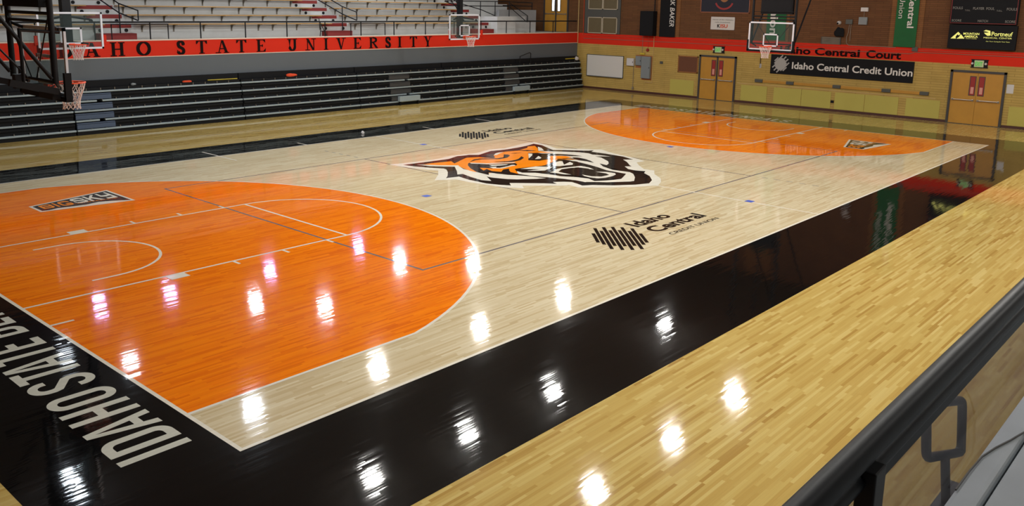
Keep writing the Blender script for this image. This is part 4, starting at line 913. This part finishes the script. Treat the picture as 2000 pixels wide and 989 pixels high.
# loudspeaker
t = thing('loudspeaker', (XB, 17.46, 2.99), 'black loudspeaker mounted on the brown brick left of the black banner', 'loudspeaker')
q = MB(); q.box((XB-.42, 17.07, 2.99), (XB-.04, 17.86, 4.24), .03); q.build('cabinet', M['blackpl'], t)
q = MB(); q.box((XB-.432, 17.11, 3.03), (XB-.42, 17.82, 4.2), .004); q.build('grille', M['blackcl'], t)
q = MB(); q.box((XB-.05, 17.3, 3.4), (XB, 17.6, 3.8)); q.tube([(XB-.1, 17.2, 4.24), (XB-.1, 17.2, CEIL)], .03, 6); q.build('bracket', M['blackm'], t)
# window grilles in a dark surround
t = thing('window_1', (XB, 20.45, 3.0), 'dark framed louvred window in the upper left of the end wall', kind='structure')
q = MB(); q.box((XB-.05, 19.34, 2.99), (XB-.001, 21.67, 6.2)); q.build('surround', M['darkbox'], t)
for zz, yy in ((3.0, 0), (4.27, -.0)):
    for y0 in (19.52, 20.49):
        q = MB(); y1 = y0+.94; z1 = zz+.86
        for a, c in (((y0, zz), (y1, zz+.035)), ((y0, z1-.035), (y1, z1)), ((y0, zz), (y0+.035, z1)), ((y1-.035, zz), (y1, z1))): q.box((XB-.08, a[0], a[1]), (XB-.04, c[0], c[1]))
        f = q.build('sash', M['mullion'], t)
        q = MB(); q.box((XB-.06, y0+.03, zz+.03), (XB-.045, y1-.03, z1-.03))
        for i in range(14): q.box((XB-.066, y0+.05+i*.062, zz+.03), (XB-.06, y0+.075+i*.062, z1-.03))
        q.build('louvre', M['louver'], f)
# vent, camera, boxes, emergency light
t = thing('vent_grille', (XB, 8.0, 2.98), 'pale horizontal louvre vent on the brick above the court lettering', 'vent')
for i in range(7): q = MB(); q.obox((XB-.03, 8.0, 3.0+.045*i), (.02, 0, .012), (0, .42, 0), (0, 0, .008)); q.build('slat', M['conduitgrey'], t)
q = MB(); q.box((XB-.05, 8.40, 2.97), (XB, 8.44, 3.29)); q.box((XB-.05, 7.56, 2.97), (XB, 7.60, 3.29)); q.box((XB-.01, 7.6, 2.97), (XB, 8.4, 3.29)); q.build('frame', M['darkbox'], t)
t = thing('security_camera', (XB, 7.7, 3.85), 'round white security camera above the vent grille', 'camera')
q = MB(); q.lathe((XB-.05, 7.7, 3.92), [(.001, -.09), (.06, -.08), (.085, -.03), (.09, .05)], 16, 'x'); q.build('housing', M['whitebox'], t, True)
q = MB(); q.lathe((XB-.15, 7.72, 3.9), [(.001, -.02), (.035, -.01), (.045, .03)], 12, 'x'); q.build('dome', M['blackpl'], t, True)
soft('cable_bundle', (XB-.1, 7.62, 3.47), .07, .22, .24, M['blackcl'], 'dark bundled cable heap hanging behind the vent grille', 'cable')
q = MB(); q.box((XB-.08, 7.11, 3.87), (XB-.001, 7.40, 4.08), .01); tag(q.build('junction_box', M['darkbox']), 'small dark grey junction box left of the pale one', 'junction box')
q = MB(); q.box((XB-.10, 6.48, 3.87), (XB-.001, 6.84, 4.19), .012); tag(q.build('junction_box', M['greybox']), 'pale grey square junction box under the white lamp unit', 'junction box')
t = thing('emergency_light', (XB, 6.63, 4.43), 'white rectangular emergency light on the brown brick', 'emergency light')
q = MB(); q.box((XB-.10, 6.48, 4.43), (XB-.001, 6.79, 4.60), .015); q.build('case', M['whitebox'], t)
q = MB(); q.tube([(XB-.02, 6.65, 4.19), (XB-.02, 6.65, 4.43)], .01, 6); q.build('conduit', M['conduitgrey'], t)
q = MB(); q.box((XB-.06, 4.30, 2.83), (XB-.001, 4.53, 3.02), .01); tag(q.build('junction_box', M['darkbox']), 'small grey junction box at the foot of the green banner', 'junction box')
q = MB(); q.box((XB-.012, .58, 1.37), (XB-.001, .83, 1.72)); t = q.build('paper_notice', M['whitebox']); tag(t, 'white paper notice right of the scoreboard door', 'notice')
for i in range(6): text_fit('lettering', 'notice text line', M['textdim'], (XB-.014, .80, 1.64-.045*i), (0, -1, 0), (0, 0, 1), .19, .018, t) if i < 0 else None
# scoreboard
t = thing('scoreboard', (XB, 1.95, 3.04), 'black scoreboard with a lit sponsor panel at the upper right', 'scoreboard')
q = MB(); q.box((XB-.2, .72, 4.02), (XB-.04, 3.16, 6.2), .01); q.build('case', M['blackpl'], t)
q = MB(); q.box((XB-.21, .76, 4.045), (XB-.2, 3.13, 4.06)); q.box((XB-.21, .76, 4.05), (XB-.2, .775, 6.2)); q.box((XB-.21, 3.115, 4.05), (XB-.2, 3.13, 6.2)); q.build('red_border', M['redsign'], t)
for s, y, z, l, h in (('FOULS', 3.07, 4.60, .36, .10), ('PLAYER  FOUL', 2.33, 4.59, .77, .10), ('FOULS', 1.13, 4.58, .36, .10), ('SCORE', 3.07, 4.11, .36, .09), ('MATCH', 2.11, 4.11, .37, .09), ('SCORE', 1.14, 4.11, .36, .09), ('T.O.L.', 2.62, 4.53, .20, .06), ('T.O.L.', 1.48, 4.53, .20, .06)):
    text_fit('lettering', s, M['textdim'], (XB-.212, y, z), (0, -1, 0), (0, 0, 1), l, h, t, bold=.015)
q = MB(); q.box((XB-.19, .68, 3.04), (XB-.04, 3.14, 3.99), .01); q.build('sponsor_panel', M['blackpl'], t)
def sp(pts, nm='sponsor_mark'):
    q = MB(); q.flat = Vector((-1, 0, 0))
    for pg in pts: q.poly([(XB-.194, y, z) for y, z in pg])
    return q.build(nm, M['texty'], t)
sp([[(3.04, 3.43), (2.78, 3.70), (2.69, 3.62), (2.74, 3.56), (2.80, 3.6), (2.86, 3.5), (2.84, 3.43)], [(2.67, 3.61), (2.52, 3.44), (2.82, 3.43), (2.73, 3.5)]])
text_fit('lettering', 'MOUNTAIN', M['texty'], (XB-.194, 2.58, 3.60), (0, -1, 0), (0, 0, 1), .58, .085, t, bold=.02)
text_fit('lettering', 'AMERICA', M['texty'], (XB-.194, 2.54, 3.49), (0, -1, 0), (0, 0, 1), .50, .085, t, bold=.02)
text_fit('lettering', 'CREDIT UNION', M['texty'], (XB-.194, 2.48, 3.435), (0, -1, 0), (0, 0, 1), .40, .03, t)
sp([[(1.86, 3.76), (1.78, 3.81), (1.62, 3.78), (1.59, 3.60), (1.70, 3.58), (1.78, 3.64), (1.84, 3.70), (1.72, 3.70), (1.66, 3.72), (1.76, 3.745)]])
text_fit('lettering', 'Portneuf', M['texty'], (XB-.194, 1.56, 3.585), (0, -1, 0), (0, 0, 1), .74, .17, t, bold=.012)
text_fit('lettering', 'MEDICAL CENTER', M['texty'], (XB-.194, 1.83, 3.48), (0, -1, 0), (0, 0, 1), 1.0, .06, t)
text_fit('lettering', 'Our Team Caring for Your Team', M['texty'], (XB-.194, 1.73, 3.35), (0, -1, 0), (0, 0, 1), .84, .035, t)

# ------------------------------------------------------------------ near stand with rail, acrylic guard and ledge
t = thing('concrete_ledge', (2, -6.79, 2.8), 'pale painted ledge at the lower right foreground behind the guard panel', 'ledge')
q2 = MB(); q2.box((XA+.02, -6.822, 2.92), (34.25, -6.745, 3.0), .016); q2.build('curb', M['ledgep'], t)
q2 = MB(); q2.box((XA+.02, YN2+.02, 2.92), (34.2, -6.835, 2.992), .006); q2.build('deck', M['ledgep'], t)
q2 = MB(); q2.tube([(-.4, -7.05, 2.997), (-.6, -6.95, 2.997), (-.75, -6.88, 2.998), (-.85, -6.845, 3.003), (-.93, -6.82, 3.005), (-1.03, -6.798, 3.005), (-1.12, -6.775, 3.005), (-1.22, -6.757, 3.005), (-1.35, -6.752, 3.005), (-1.5, -6.752, 3.005)], .0035, 6)
tag(q2.build('loose_cable', M['darkbox']), 'thin grey cable lying across the pale foreground ledge', 'cable')
t = thing('concrete_grandstand', (14, -8.5, 2.98), 'white concrete seating tiers behind the camera on the near side', 'grandstand')
for k in range(NT_):
    q2 = MB(); y = -8.6-.7*k; q2.box((XA+.02, y-.7, 2.995), (34.2, y, TZ(k))); q2.build('tier', M['concrete'], t)
t = thing('guard_railing', (-1, -6.8, 3.0), 'thick glossy black railing with clear guard panel in the right foreground', 'railing')
q2 = MB(); q2.tube([(XA+.05, -6.80, 3.578), (34, -6.80, 3.578)], .029, 16); q2.build('top_rail', M['blackrail'], t, True)
q2 = MB(); q2.tube([(-5.5, -6.80, 3.522), (34, -6.80, 3.522)], .021, 12); q2.box((-2.55, -6.812, 3.475), (34, -6.788, 3.515)); q2.build('panel_channel', M['blackrail'], t, True)
for x in (-4.4, -2.56, -.3+1.9, 3.6, 5.6, 7.6):
    q2 = MB(); q2.box((x-.03, -6.84, 2.95), (x+.03, -6.80, 3.55), .004); q2.build('post', M['blackm'], t)
q2 = MB(); q2.box((-2.5, -6.742, 2.93), (30, -6.733, 3.46)); q2.build('guard_panel', M['acryl'], t)['label'] = 'clear greyish acrylic panel under the rail'
# near side grab rail and its bleachers
t = thing('grab_rail', (.8, -6.2, 1.3), 'dark rounded loop grab rail on a stem seen through the guard panel', 'rail')
def rr(c):
    out = []
    n = len(c)
    for i in range(n):
        p, a, b_ = Vector(c[i]), Vector(c[i-1]), Vector(c[(i+1) % n]); u = (a-p).normalized()*.07; w = (b_-p).normalized()*.07
        for k in range(5):
            s_ = k/4; out.append(p+u*(1-s_)**2+w*s_**2)
    return out
q2 = MB(); q2.tube(rr([(.25, -6.2, 2.49), (1.0, -6.2, 2.25), (1.13, -6.2, 1.87), (.37, -6.2, 2.14)]), .026, 10, closed=True); q2.build('loop', M['blackm'], t, True)
q2 = MB(); q2.tube([(.76, -6.2, 2.0), (.92, -6.2, 1.62)], .026, 10); q2.build('stem', M['blackm'], t, True)
q2 = MB(); q2.box((.45, -6.32, 1.56), (1.2, -6.14, 1.64), .01); q2.build('base', M['blackm'], t)
for i in range(1):
    xa, xb = -1.0, 5.0
    t = thing('retracted_bleacher', ((xa+xb)/2, -6.4, 0), 'closed black bleacher bank under the near ledge, carrying the dark loop rail', 'bleacher')
    for k in range(5):
        q2 = MB(); y = -6.26-.06*k; q2.box((xa, -6.78, RZ[k]-.03), (xb, y, RZ[k]+.03)); q2.build('nosing', M['nosing'], t)
        q2 = MB(); q2.box((xa, -6.78, RZ[k]+.03), (xb, y-.1, RZ[k]+.27)); q2.build('riser', M['blackpl'], t)
